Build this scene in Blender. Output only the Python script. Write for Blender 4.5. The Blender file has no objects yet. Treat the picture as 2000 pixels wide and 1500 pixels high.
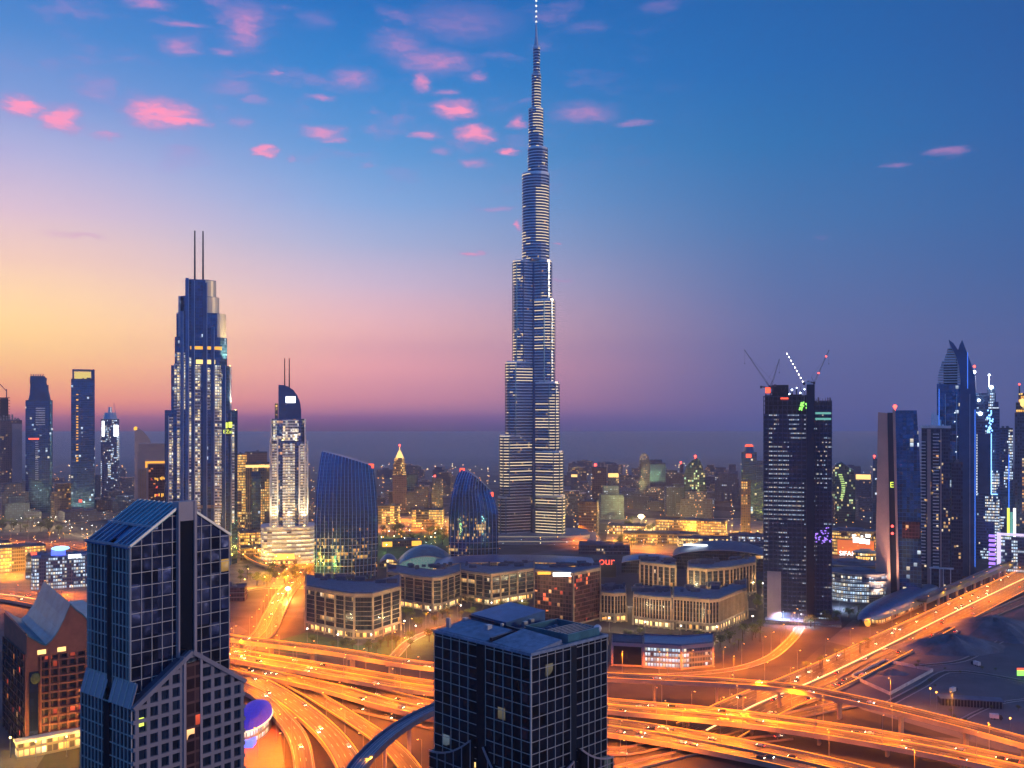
import bpy, math, random
from mathutils import Vector, Matrix
random.seed(11)
C = bpy.context.scene
COL = C.collection
PI = math.pi
# ------------------------------------------------------------------ view geometry (metres, camera looks along +Y)
F, HY, H = 1900.0, 805.0, 195.0
def wx(px, Y): return (px - 1000.0) / F * Y
def wz(py, Y): return H - (py - HY) / F * Y
def gy(py, z=0.0): return F * (H - z) / (py - HY)
def G(px, py, z=0.0):
    Y = gy(py, z)
    return Vector((wx(px, Y), Y, z))
def lin(c):
    return tuple(((v / 255.0) / 12.92 if v / 255.0 <= 0.04045 else ((v / 255.0 + 0.055) / 1.055) ** 2.4) for v in c)

# ------------------------------------------------------------------ camera
cd = bpy.data.cameras.new("camera"); cam = bpy.data.objects.new("camera", cd); COL.objects.link(cam)
cam.location = (0, 0, H); cam.rotation_euler = (math.radians(90), 0, 0)
cd.sensor_width = 36; cd.lens = 36 * F / 2000.0; cd.shift_y = (HY - 750) / 2000.0
cd.clip_start = 1; cd.clip_end = 60000
C.camera = cam
C.view_settings.view_transform = 'Standard'; C.view_settings.look = 'None'
C.view_settings.exposure = 0.0; C.view_settings.gamma = 1.0
C.render.engine = 'CYCLES'
C.cycles.use_denoising = True
C.cycles.max_bounces = 5; C.cycles.diffuse_bounces = 2; C.cycles.glossy_bounces = 3
C.cycles.transmission_bounces = 2; C.cycles.volume_bounces = 1; C.cycles.transparent_max_bounces = 6
C.cycles.sample_clamp_indirect = 4.0
C.cycles.use_light_tree = True
C.cycles.caustics_reflective = False; C.cycles.caustics_refractive = False

# ------------------------------------------------------------------ node helpers
def nd(nt, typ, inputs=None, **kw):
    n = nt.nodes.new(typ)
    for k, v in kw.items(): setattr(n, k, v)
    if inputs:
        for k, v in inputs.items(): put(nt, n.inputs[k], v)
    return n
def put(nt, sock, v):
    if isinstance(v, bpy.types.NodeSocket): nt.links.new(v, sock)
    else: sock.default_value = v
def mt(nt, op, a, b=None, c=None, clamp=False):
    n = nt.nodes.new('ShaderNodeMath'); n.operation = op; n.use_clamp = clamp
    put(nt, n.inputs[0], a)
    if b is not None: put(nt, n.inputs[1], b)
    if c is not None: put(nt, n.inputs[2], c)
    return n.outputs[0]
def mr(nt, v, a, b, c=0.0, d=1.0, smooth=False):
    n = nt.nodes.new('ShaderNodeMapRange'); n.clamp = True
    if smooth: n.interpolation_type = 'SMOOTHSTEP'
    for i, x in enumerate((v, a, b, c, d)): put(nt, n.inputs[i], x)
    return n.outputs[0]
def mix(nt, fac, a, b, blend='MIX'):
    n = nt.nodes.new('ShaderNodeMix'); n.data_type = 'RGBA'; n.blend_type = blend
    put(nt, n.inputs[0], fac)
    for s, v in ((n.inputs[6], a), (n.inputs[7], b)):
        if isinstance(v, (tuple, list)): v = tuple(v)[:3] + (1.0,)
        put(nt, s, v)
    return n.outputs[2]
def vm(nt, op, a, b=None):
    n = nt.nodes.new('ShaderNodeVectorMath'); n.operation = op
    put(nt, n.inputs[0], a)
    if b is not None: put(nt, n.inputs[1], b)
    return n.outputs['Value'] if op in ('LENGTH', 'DOT_PRODUCT') else n.outputs[0]
def ramp(nt, fac, stops, interp='LINEAR'):
    n = nt.nodes.new('ShaderNodeValToRGB'); cr = n.color_ramp; cr.interpolation = interp
    while len(cr.elements) > 1: cr.elements.remove(cr.elements[-1])
    cr.elements[0].position = stops[0][0]; cr.elements[0].color = tuple(stops[0][1]) + (1,)
    for p, c in stops[1:]:
        e = cr.elements.new(p); e.color = tuple(c) + (1,)
    put(nt, n.inputs[0], fac)
    return n.outputs[0]

# ------------------------------------------------------------------ world: dusk sky
W = bpy.data.worlds.new("World"); C.world = W; W.use_nodes = True
nt = W.node_tree; nt.nodes.clear()
tc = nd(nt, 'ShaderNodeTexCoord'); sp = nd(nt, 'ShaderNodeSeparateXYZ', {0: tc.outputs['Generated']})
X_, Y_, Z_ = sp.outputs
hyp = mt(nt, 'SQRT', mt(nt, 'ADD', mt(nt, 'MULTIPLY', X_, X_), mt(nt, 'MULTIPLY', Y_, Y_)))
elev = mt(nt, 'DIVIDE', Z_, mt(nt, 'MAXIMUM', hyp, 1e-4))           # tangent of the elevation
az = mt(nt, 'ARCTAN2', X_, Y_)                                         # 0 ahead, negative to the left
T0, T1 = -0.06, 0.48
fac = mr(nt, elev, T0, T1)
AIR = 0.000095        # haze density; the sky stands behind the haze, so its radiance is what is left after the air's own share
def stop(y, c, k=1.0, J=(0, 0, 0)):
    t = (HY - y) / F; th = math.atan(max(t, 1e-5))
    T = math.exp(-AIR * min(10400.0, 690.0 / math.sin(th)))
    return ((t - T0) / (T1 - T0), tuple(max(0.0, (v * k - j * (1 - T)) / T) for v, j in zip(lin(c), J)))
def sky_ramp(rows, J): return ramp(nt, fac, sorted(stop(*r, *((1.0,) if len(r) == 2 else ()), J) for r in rows))
SKY_LEFT = [(0, (58, 120, 196)), (130, (84, 138, 206)), (250, (128, 156, 214)), (350, (180, 178, 218)), (450, (220, 192, 208)),
            (540, (244, 204, 184)), (630, (252, 212, 156), 1.04), (690, (252, 204, 138), 1.06), (740, (250, 184, 132)), (785, (236, 152, 128)),
            (803, (205, 130, 134)), (815, (160, 110, 138)), (830, (132, 98, 132)), (842, (112, 92, 124)), (850, (108, 90, 122)), (900, (120, 94, 138))]
SKY_MID = [(0, (30, 112, 190)), (150, (56, 132, 204)), (300, (96, 154, 214)), (400, (134, 170, 220)), (480, (168, 178, 214)), (560, (206, 184, 206)),
           (650, (230, 176, 180)), (720, (226, 160, 168)), (780, (198, 138, 158)), (803, (164, 120, 152)), (815, (130, 102, 145)), (830, (106, 94, 136)), (842, (96, 90, 128)), (850, (94, 88, 126)), (900, (92, 88, 138))]
SKY_RIGHT = [(0, (22, 100, 172)), (150, (32, 107, 178)), (300, (54, 116, 178)), (450, (76, 118, 174)), (560, (92, 115, 167)), (650, (101, 111, 160)),
             (740, (98, 104, 154)), (803, (94, 98, 150)), (850, (82, 92, 146)), (900, (76, 86, 138))]
SKY_FAR = [(0, (16, 84, 150)), (150, (20, 87, 154)), (300, (32, 92, 160)), (450, (48, 96, 158)), (600, (64, 96, 152)),
           (720, (76, 96, 148)), (803, (82, 96, 147)), (850, (76, 90, 142)), (900, (72, 84, 136))]
J_LEFT, J_MID, J_RIGHT, J_FAR = (.14,.15,.29), (.13,.15,.29), (.13,.14,.29), (.12,.14,.30)
sl, sm_, sr, sf = (sky_ramp(*r) for r in ((SKY_LEFT, J_LEFT), (SKY_MID, J_MID), (SKY_RIGHT, J_RIGHT), (SKY_FAR, J_FAR)))
sbk = ramp(nt, fac, sorted(((((HY - y) / F - T0) / (T1 - T0)), lin(c)) for y, c in ((0, (34, 104, 196)), (300, (50, 124, 220)), (600, (72, 138, 235)), (805, (84, 138, 228)), (900, (50, 84, 165)))))
sky = mix(nt, mr(nt, az, -0.52, -0.10, smooth=True), sl, sm_)
sky = mix(nt, mr(nt, az, -0.22, 0.30, smooth=True), sky, sr)
sky = mix(nt, mr(nt, az, 0.18, 0.62, smooth=True), sky, sf)
sky = mix(nt, mr(nt, az, -0.72, -1.25, smooth=True), sky, sbk)
sky = mix(nt, mr(nt, az, 0.75, 1.5, smooth=True), sky, sbk)
# high overhead the sky deepens
sky = mix(nt, mr(nt, elev, 0.45, 1.8, smooth=True), sky, lin((16, 62, 128)))
# thin pink clouds, placed by direction
CLOUDS = [(38,207,40,23,.9),(122,232,43,27,.85),(308,220,74,33,1),(350,236,60,14,.8),(890,215,50,21,.9),(925,262,50,19,.95),(985,294,30,10,.8),
 (520,293,24,13,.8),(630,258,48,15,.5),(825,160,26,22,.55),(1015,238,22,14,.5),(1012,440,9,13,.6),(850,120,85,28,.42),(480,52,48,52,.42),
 (355,92,36,20,.42),(440,100,32,12,.35),(690,155,52,25,.36),(1140,220,70,22,.36),(1240,240,42,8,.3),(920,492,26,5,.5),(970,408,44,7,.32),
 (1085,474,16,4,.4),(1095,548,24,3,.35),(1852,298,42,10,.38),(1747,323,26,6,.3),(290,6,48,14,.42),(352,46,50,8,.34),(455,168,48,18,.26),
 (530,140,19,11,.34),(498,195,30,11,.3),(630,192,32,8,.4),(830,262,30,10,.5),(862,295,30,10,.32),(926,318,34,11,.42),(780,88,60,32,.3),
 (900,45,120,40,.22),(932,150,30,13,.4),(472,240,26,15,.26),(615,40,40,20,.16),(1290,12,44,15,.18),(735,218,15,6,.22),(575,310,15,5,.25),
 (150,460,56,7,.25),(1150,52,42,10,.16),(208,264,30,10,.35),(655,272,30,7,.4),(870,180,26,8,.35),(100,125,14,12,.12),(720,322,14,4,.2),(1600,462,20,4,.12),(400,245,26,6,.35)]
cv = nd(nt, 'ShaderNodeCombineXYZ', {0: az, 1: elev})
wob = nd(nt, 'ShaderNodeTexNoise', {'Vector': vm(nt, 'MULTIPLY', cv.outputs[0], (1, 2.4, 1)), 'Scale': 30.0, 'Detail': 6.0, 'Roughness': 0.65})
p = vm(nt, 'ADD', cv.outputs[0], vm(nt, 'MULTIPLY', vm(nt, 'SUBTRACT', wob.outputs[1], (.5, .5, .5)), (0.044, 0.018, 0)))
mask = None
for (cx, cy, rx, ry, am) in CLOUDS:
    a0 = math.atan((cx - 1000) / F); t0 = (HY - cy) / F * math.cos(a0)
    d = vm(nt, 'LENGTH', vm(nt, 'MULTIPLY', vm(nt, 'SUBTRACT', p, (a0, t0, 0)), (F / (rx * 1.25), F / (ry * 1.3), 0)))
    k = mr(nt, d, 1.05, 0.10, 0.0, min(1.0, am * 1.3), smooth=True)
    mask = k if mask is None else mt(nt, 'MAXIMUM', mask, k)
wisp = nd(nt, 'ShaderNodeTexNoise', {'Vector': vm(nt, 'MULTIPLY', p, (1, 3.2, 1)), 'Scale': 55.0, 'Detail': 5.0, 'Roughness': 0.62})
mask = mt(nt, 'MULTIPLY', mask, mr(nt, wisp.outputs[0], 0.28, 0.60, 0.55, 1.0))
veil = nd(nt, 'ShaderNodeTexNoise', {'Vector': vm(nt, 'MULTIPLY', p, (1, 2.6, 1)), 'Scale': 13.0, 'Detail': 6.0, 'Roughness': 0.6})
vmask = mt(nt, 'MULTIPLY', mt(nt, 'MULTIPLY', mr(nt, veil.outputs[0],   .50, .72, 0, .30, smooth=True), mr(nt, elev, .17, .30, smooth=True)), mt(nt, 'MULTIPLY', mr(nt, az, .22, -.02, smooth=True), mr(nt, az, -.62, -.40)))
mask = mt(nt, 'MAXIMUM', mask, vmask)
cloudcol = mix(nt, mr(nt, mask, 0.1, 0.75), tuple(v * 1.15 for v in lin((176, 132, 200))), tuple(v * 1.35 for v in lin((255, 140, 172))))
sky = mix(nt, mask, sky, cloudcol)
SUN_EL, SUN_AZ = math.radians(8.0), math.radians(98.0)
nish = nd(nt, 'ShaderNodeTexSky', sky_type='NISHITA'); nish.sun_disc = False
nish.sun_elevation = SUN_EL; nish.sun_rotation = SUN_AZ; nish.dust_density = 2.0
bg1 = nd(nt, 'ShaderNodeBackground', {'Color': sky, 'Strength': 1.0})
bg2 = nd(nt, 'ShaderNodeBackground', {'Color': nish.outputs[0], 'Strength': 0.004})
ad = nd(nt, 'ShaderNodeAddShader', {0: bg1.outputs[0], 1: bg2.outputs[0]})
wo = nd(nt, 'ShaderNodeOutputWorld', {'Surface': ad.outputs[0]})

# ------------------------------------------------------------------ sun: last low warm light, catching faces turned to the right as in the photograph
sd = bpy.data.lights.new("sun", 'SUN'); so = bpy.data.objects.new("sun", sd); COL.objects.link(so)
sd.energy = 1.0; sd.angle = math.radians(6); sd.color = (1.0, 0.74, 0.50)
sdir = Vector((math.sin(SUN_AZ) * math.cos(SUN_EL), math.cos(SUN_AZ) * math.cos(SUN_EL), math.sin(SUN_EL)))
so.rotation_euler = sdir.to_track_quat('Z', 'Y').to_euler()

# ------------------------------------------------------------------ materials
MATS = {}
def newmat(name):
    m = bpy.data.materials.new(name); m.use_nodes = True; m.node_tree.nodes.clear(); MATS[name] = m
    n = m.node_tree
    b = nd(n, 'ShaderNodeBsdfPrincipled'); o = nd(n, 'ShaderNodeOutputMaterial', {'Surface': b.outputs[0]})
    return m, n, b
def plain(name, col, rough=.6, metal=0.0, var=.25, scale=.15, spec=.5):
    m, n, b = newmat(name)
    t = nd(n, 'ShaderNodeTexCoord')
    no = nd(n, 'ShaderNodeTexNoise', {'Vector': t.outputs['Object'], 'Scale': scale, 'Detail': 5.0, 'Roughness': .65})
    k = mr(n, no.outputs[0], .3, .7, 1 - var, 1 + var)
    put(n, b.inputs['Base Color'], mix(n, 1.0, col, vec3(n, k), 'MULTIPLY'))
    b.inputs['Roughness'].default_value = rough; b.inputs['Metallic'].default_value = metal
    b.inputs['Specular IOR Level'].default_value = spec
    return m
def vec3(n, k):
    return nd(n, 'ShaderNodeCombineXYZ', {0: k, 1: k, 2: k}).outputs[0]
def emit(name, col, st):
    m, n, b = newmat(name)
    b.inputs['Base Color'].default_value = tuple(v * .25 for v in col) + (1,); b.inputs['Specular IOR Level'].default_value = .1
    b.inputs['Emission Color'].default_value = tuple(col) + (1,); b.inputs['Emission Strength'].default_value = st
    return m
WARM = ((1, .60, .22), (1, .45, .12), (1, .80, .50)); COOL = ((.75, .88, 1), (.55, .75, 1), (1, .85, .6))
GOLD = ((1, .55, .12), (1, .70, .25), (1, .42, .06)); GREEN = ((.8, 1, .45), (.55, .9, .6), (1, .8, .3)); RED = ((1, .12, .05), (1, .3, .08), (1, .5, .2))
def facade(name, glass, frame, cw, ch, fw=.12, fh=.2, lit=.15, cols=WARM, st=2.0, metal=.75, rough=.14, clus=1.0, cscale=.03, grain=.45, rowlit=0.0, vfade=None, tilt=.06, colon=None):
    """curtain wall: panes with their own tint, frame lines, and some panes lit from inside"""
    m, n, b = newmat(name)
    uv = nd(n, 'ShaderNodeUVMap'); s = nd(n, 'ShaderNodeSeparateXYZ', {0: uv.outputs[0]})
    u = mt(n, 'DIVIDE', s.outputs[0], cw); v = mt(n, 'DIVIDE', s.outputs[1], ch)
    iu, iv = mt(n, 'FLOOR', u), mt(n, 'FLOOR', v); fu, fv = mt(n, 'FRACT', u), mt(n, 'FRACT', v)
    oi = nd(n, 'ShaderNodeObjectInfo'); rnd = mt(n, 'MULTIPLY', oi.outputs['Random'], 97.0)
    wn = nd(n, 'ShaderNodeTexWhiteNoise', {'Vector': nd(n, 'ShaderNodeCombineXYZ', {0: iu, 1: iv, 2: rnd}).outputs[0]}, noise_dimensions='3D')
    wc = nd(n, 'ShaderNodeSeparateColor', {0: wn.outputs['Color']})
    cl = nd(n, 'ShaderNodeTexNoise', {'Vector': nd(n, 'ShaderNodeCombineXYZ', {0: mt(n, 'MULTIPLY', s.outputs[0], .6), 1: s.outputs[1], 2: rnd}).outputs[0], 'Scale': cscale, 'Detail': 2.0})
    cmap = mr(n, cl.outputs[0], .40, .62, 1 - clus, 1 + clus)
    thr = mt(n, 'MULTIPLY', cmap, lit)
    if colon:
        wcn = nd(n, 'ShaderNodeTexWhiteNoise', {'Vector': nd(n, 'ShaderNodeCombineXYZ', {0: mt(n, 'FLOOR', mt(n, 'DIVIDE', iu, 3.0)), 1: mt(n, 'FLOOR', mt(n, 'DIVIDE', mt(n, 'ADD', iv, mt(n, 'MULTIPLY', rnd, 3.0)), 9.0)), 2: mt(n, 'ADD', rnd, 7.0)}).outputs[0]}, noise_dimensions='3D')
        thr = mt(n, 'MULTIPLY', thr, mr(n, mt(n, 'LESS_THAN', wcn.outputs['Value'], colon), 0, 1, .08, 2.6))
    if vfade: thr = mt(n, 'MULTIPLY', thr, mr(n, s.outputs[1], vfade[0], vfade[1], 1.0, vfade[2]))
    on = mt(n, 'LESS_THAN', wn.outputs['Value'], thr)
    if rowlit:
        rl_ = mt(n, 'MULTIPLY', mr(n, s.outputs[1], vfade[0], vfade[1], 1.0, 0.0), rowlit) if vfade else rowlit
        wr = nd(n, 'ShaderNodeTexWhiteNoise', {'Vector': nd(n, 'ShaderNodeCombineXYZ', {0: mt(n, 'FLOOR', mt(n, 'DIVIDE', iu, 7.0)), 1: iv, 2: rnd}).outputs[0]}, noise_dimensions='3D')
        on = mt(n, 'MAXIMUM', on, mt(n, 'LESS_THAN', wr.outputs['Value'], rl_))
    fm = mt(n, 'MAXIMUM', mt(n, 'LESS_THAN', fu, fw), mt(n, 'LESS_THAN', fv, fh))
    gl = mt(n, 'SUBTRACT', 1.0, fm)
    tint = mr(n, wc.outputs[0], 0, 1, 1 - grain, 1 + grain)
    gcol = mix(n, 1.0, glass, vec3(n, tint), 'MULTIPLY')
    put(n, b.inputs['Base Color'], mix(n, fm, gcol, frame))
    geo = nd(n, 'ShaderNodeNewGeometry')
    warp = nd(n, 'ShaderNodeTexNoise', {'Vector': s.outputs[0] if False else uv.outputs[0], 'Scale': .35, 'Detail': 2.0})
    tl = vm(n, 'ADD', vm(n, 'MULTIPLY', vm(n, 'SUBTRACT', wn.outputs['Color'], (.5, .5, .5)), (tilt, tilt, tilt)), vm(n, 'MULTIPLY', vm(n, 'SUBTRACT', warp.outputs[1], (.5, .5, .5)), (tilt*1.5, tilt*1.5, tilt*1.5)))
    put(n, b.inputs['Normal'], vm(n, 'NORMALIZE', vm(n, 'ADD', geo.outputs['Normal'], tl)))
    put(n, b.inputs['Metallic'], mt(n, 'MULTIPLY', gl, metal))
    put(n, b.inputs['Roughness'], mt(n, 'ADD', mt(n, 'MULTIPLY', fm, .4), mt(n, 'ADD', rough, mt(n, 'MULTIPLY', wc.outputs[2], .10))))
    put(n, b.inputs['Emission Color'], ramp(n, wc.outputs[1], [(0, cols[0]), (.5, cols[1]), (.78, cols[2])], 'CONSTANT'))
    br = mr(n, wc.outputs[2], 0, 1, .25, 1.0)
    # rooms are brighter near the ceiling and uneven across the pane
    inner = mr(n, fv, fh, 1.0, .55, 1.15)
    put(n, b.inputs['Emission Strength'], mt(n, 'MULTIPLY', mt(n, 'MULTIPLY', mt(n, 'MULTIPLY', on, gl), mt(n, 'MULTIPLY', br, inner)), st))
    return m

# ------------------------------------------------------------------ mesh builder
class MB:
    def __init__(s): s.v = []; s.f = []; s.uv = []
    def face(s, pts, uv=None):
        i = len(s.v); s.v += [tuple(p) for p in pts]; s.f.append(tuple(range(i, i + len(pts)))); s.uv.append(uv)
        return s
    def box(s, x0, x1, y0, y1, z0, z1):
        i = len(s.v)
        s.v += [(x0,y0,z0),(x1,y0,z0),(x1,y1,z0),(x0,y1,z0),(x0,y0,z1),(x1,y0,z1),(x1,y1,z1),(x0,y1,z1)]
        dx, dy = abs(x1-x0), abs(y1-y0)
        for q, uv in (((0,1,5,4),((0,z0),(dx,z0),(dx,z1),(0,z1))), ((1,2,6,5),((dx,z0),(dx+dy,z0),(dx+dy,z1),(dx,z1))),
                      ((2,3,7,6),((dx+dy,z0),(2*dx+dy,z0),(2*dx+dy,z1),(dx+dy,z1))), ((3,0,4,7),((2*dx+dy,z0),(2*dx+2*dy,z0),(2*dx+2*dy,z1),(2*dx+dy,z1))),
                      ((4,5,6,7),None), ((3,2,1,0),None)):
            s.f.append(tuple(i + k for k in q)); s.uv.append(uv)
        return s
    def bar(s, a, b, w, d, up=(0, 0, 1)):
        a, b = Vector(a), Vector(b); t = (b - a)
        if t.length < 1e-6: return s
        t.normalize(); up = Vector(up)
        if abs(t.dot(up)) > .97: up = Vector((1, 0, 0))
        sd_ = t.cross(up).normalized(); up2 = sd_.cross(t).normalized()
        i = len(s.v)
        for c in (a, b):
            for (p_, q_) in ((-1,-1),(1,-1),(1,1),(-1,1)): s.v.append(tuple(c + sd_ * (p_ * w / 2) + up2 * (q_ * d / 2)))
        for q in ((0,1,5,4),(1,2,6,5),(2,3,7,6),(3,0,4,7),(3,2,1,0),(4,5,6,7)):
            s.f.append(tuple(i + k for k in q)); s.uv.append(None)
        return s
    def walls(s, rings, close=True, u0=0.0):
        """rings: list of lists of (x,y,z), same length; uv = metres along the first ring, height"""
        n = len(rings[0]); us = [u0]
        for k in range(n):
            a, b = Vector(rings[0][k]), Vector(rings[0][(k + 1) % n]); us.append(us[-1] + (b - a).length)
        for r0, r1 in zip(rings[:-1], rings[1:]):
            for k in range(n if close else n - 1):
                j = (k + 1) % n
                q = (r0[k], r0[j], r1[j], r1[k])
                s.face(q, ((us[k], q[0][2]), (us[k+1], q[1][2]), (us[k+1], q[2][2]), (us[k], q[3][2])))
        return s
    def prism(s, poly, z0, z1):
        return s.walls([[(x, y, z0) for x, y in poly], [(x, y, z1) for x, y in poly]])
    def cap(s, poly, z): return s.face([(x, y, z) for x, y in poly])
    def solid(s, poly, z0, z1):
        s.prism(poly, z0, z1); s.cap(poly, z1); s.cap(list(reversed(poly)), z0); return s
    def cyl(s, c, r0, r1, z0, z1, n=10, cap=True):
        a = [(c[0] + r0 * math.cos(2*PI*k/n), c[1] + r0 * math.sin(2*PI*k/n), z0) for k in range(n)]
        b = [(c[0] + r1 * math.cos(2*PI*k/n), c[1] + r1 * math.sin(2*PI*k/n), z1) for k in range(n)]
        s.walls([a, b])
        if cap: s.face(b)
        return s
    def ball(s, c, rx, ry, rz, n=8, m=5):
        rings = []
        for j in range(m + 1):
            t = -PI/2 + PI * j / m
            rings.append([(c[0] + rx*math.cos(t)*math.cos(2*PI*k/n), c[1] + ry*math.cos(t)*math.sin(2*PI*k/n), c[2] + rz*math.sin(t)) for k in range(n)])
        return s.walls(rings)
    def build(s, name, mat, parent=None, smooth=False):
        me = bpy.data.meshes.new(name)
        me.from_pydata(s.v, [], s.f)
        uvl = me.uv_layers.new(name="UVMap")
        li = 0; data = []
        for f, uv in zip(s.f, s.uv):
            for k in range(len(f)):
                if uv: data += [uv[k][0], uv[k][1]]
                else:
                    c = s.v[f[k]]; data += [c[0] + .37, c[1] + .21]
        uvl.data.foreach_set('uv', data)
        me.materials.append(mat if not isinstance(mat, str) else MATS[mat])
        if smooth: me.polygons.foreach_set('use_smooth', [True] * len(me.polygons))
        me.update()
        o = bpy.data.objects.new(name, me); COL.objects.link(o)
        if parent: o.parent = parent
        return o
def rect(w, d, cx=0, cy=0): return [(cx-w/2, cy-d/2), (cx+w/2, cy-d/2), (cx+w/2, cy+d/2), (cx-w/2, cy+d/2)]
def rrect(w, d, r, n=5, cx=0, cy=0):
    o = []
    for (sx, sy, a) in ((1,-1,-PI/2), (1,1,0), (-1,1,PI/2), (-1,-1,PI)):
        for k in range(n + 1):
            t = a + PI/2 * k / n
            o.append((cx + sx*(w/2-r) + r*math.cos(t), cy + sy*(d/2-r) + r*math.sin(t)))
    return o
def ell(w, d, n=24, cx=0, cy=0): return [(cx + w/2*math.cos(2*PI*k/n), cy + d/2*math.sin(2*PI*k/n)) for k in range(n)]
def tag(o, label, cat, group=None, kind=None):
    if label: o['label'] = label
    if cat: o['category'] = cat
    if group: o['group'] = group
    if kind: o['kind'] = kind
    return o
def thing(name, label, cat, loc, rz=0.0, group=None):
    o = bpy.data.objects.new(name, None); COL.objects.link(o); o.empty_display_size = 2
    o.location = loc; o.rotation_euler = (0, 0, rz)
    return tag(o, label, cat, group)
def dup(root, loc, rz=None, label=None, group=None, scale=None):
    r = root.copy(); COL.objects.link(r); r.location = loc
    if rz is not None: r.rotation_euler = (0, 0, rz)
    if label: r['label'] = label
    if group: r['group'] = group
    if scale: r.scale = (scale,) * 3 if not isinstance(scale, tuple) else scale
    for ch in list(root.children):
        c = ch.copy(); COL.objects.link(c); c.parent = r
        for g in list(ch.children):
            d = g.copy(); COL.objects.link(d); d.parent = c
    return r
def text_part(name, txt, size, loc, rot, mat, parent, ext=.15):
    cu = bpy.data.curves.new(name, 'FONT'); cu.body = txt; cu.size = size; cu.extrude = ext; cu.align_x = 'CENTER'
    t = bpy.data.objects.new(name + '_outline', cu); COL.objects.link(t)
    me = bpy.data.meshes.new_from_object(t.evaluated_get(bpy.context.evaluated_depsgraph_get()))
    bpy.data.objects.remove(t); bpy.data.curves.remove(cu)
    me.materials.clear(); me.materials.append(MATS[mat]); o = bpy.data.objects.new(name, me); COL.objects.link(o)
    o.location = loc; o.rotation_euler = rot
    if parent: o.parent = parent
    return o
class Tower:
    """a thing standing at depth Y, turned to face along its own sight line; sizes measured in metres"""
    def __init__(s, name, label, cat, px, Y, extra=0.0, group=None):
        x = wx(px, Y); s.x, s.Y = x, Y; phi = math.atan2(x, Y); s.k = Y / F * math.cos(phi); s.px = px
        s.root = thing(name, label, cat, (x, Y, 0), -phi + extra, group)
    def X(s, px): return (px - s.px) * s.k           # local x of a column of the facade
    def Z(s, py): return wz(py, s.Y)

# ------------------------------------------------------------------ palette
plain('concrete', (.36, .34, .32), .75); plain('pale_concrete', (.55, .53, .50), .7); plain('dark_roof', (.07, .09, .13), .7, var=.35, scale=.3)
plain('grey_roof', (.13, .17, .23), .6, var=.3, scale=.2); plain('blue_metal', (.07, .17, .33), .32, .6, var=.25, scale=.2)
plain('teal_metal', (.09, .27, .32), .3, .5, var=.3, scale=.15); plain('steel', (.55, .57, .60), .35, .85, var=.15, scale=.2)
plain('pale_steel', (.80, .79, .76), .30, .65, var=.12, scale=.05); plain('white_panel', (.78, .77, .74), .45); plain('tan_cladding', (.60, .38, .30), .5, var=.12, scale=.05); plain('tan_panel', (.34, .22, .14), .55)
plain('tan_fin', (.48, .31, .17), .5); plain('brown_brick', (.30, .10, .06), .75); plain('mauve_stone', (.33, .27, .27), .7, var=.15)
plain('cladding', (.46, .35, .33), .5, var=.12, scale=.05); plain('site_concrete', (.07, .09, .15), .7); plain('dark_metal', (.03, .035, .045), .4, .6); plain('mullion', (.70, .60, .48), .42, .1, var=.1)
plain('gold_panel', (.92, .78, .50), .4, .2, var=.1, scale=.05); plain('navy_panel', (.035, .11, .22), .28, .6, var=.3, scale=.05)
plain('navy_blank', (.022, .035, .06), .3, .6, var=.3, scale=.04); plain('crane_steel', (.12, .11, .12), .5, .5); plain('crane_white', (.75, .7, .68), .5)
plain('sand', (.165, .16, .165), .95, var=.3, scale=.02); plain('mound_sand', (.15, .16, .18), .95, var=.45, scale=.06); plain('dirt', (.055, .05, .055), .95, var=.5, scale=.015)
plain('road_paint', (.75, .73, .68), .6, var=.2, scale=.3); plain('parapet_concrete', (.36, .29, .22), .7, var=.2, scale=.08); plain('bark', (.09, .06, .04), .9)
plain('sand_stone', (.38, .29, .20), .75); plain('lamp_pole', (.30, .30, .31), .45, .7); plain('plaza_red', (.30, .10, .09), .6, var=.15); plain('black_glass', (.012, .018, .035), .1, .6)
plain('car_white', (.75, .75, .74), .25); plain('car_dark', (.03, .035, .05), .2); plain('car_silver', (.45, .46, .48), .25, .5); plain('tyre', (.02, .02, .02), .8)
plain('curb', (.45, .43, .4), .8); plain('lawn', (.05, .11, .035), .9, var=.4, scale=.08)
emit('sodium_glow', (1, .40, .06), 9); emit('white_glow', (1, .92, .8), 14); emit('cool_glow', (.7, .85, 1), 14); emit('yellow_glow', (1, .72, .2), 14); emit('red_glow', (1, .07, .05), 6)
emit('head_glow', (1, .88, .62), 30); emit('tail_glow', (1, .05, .02), 16); emit('trail_glow', (1, .30, .03), 1.9); emit('trail_white', (1, .62, .26), 2.2); emit('sign_white', (.95, .97, 1), 3.0)
emit('sign_yellow', (.85, 1, .12), 1.6); emit('sign_orange', (1, .5, .06), 1.6); emit('sign_red', (1, .10, .05), 2.2); emit('sign_green', (.35, 1, .15), 1.6); emit('blue_glow', (.10, .16, 1), 2.0)
emit('sky_blue_glow', (.25, .55, 1), 3.0); emit('amber_glow', (1, .46, .06), 1.3); emit('pale_band_glow', (1, .9, .68), 1.1); emit('star_glow', (.8, .9, 1), 20); emit('purple_glow', (.42, .22, 1), 1.6)
emit('shop_glow', (1, .66, .22), 1.8); emit('teal_glow', (.3, .9, .75), .5)

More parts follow.
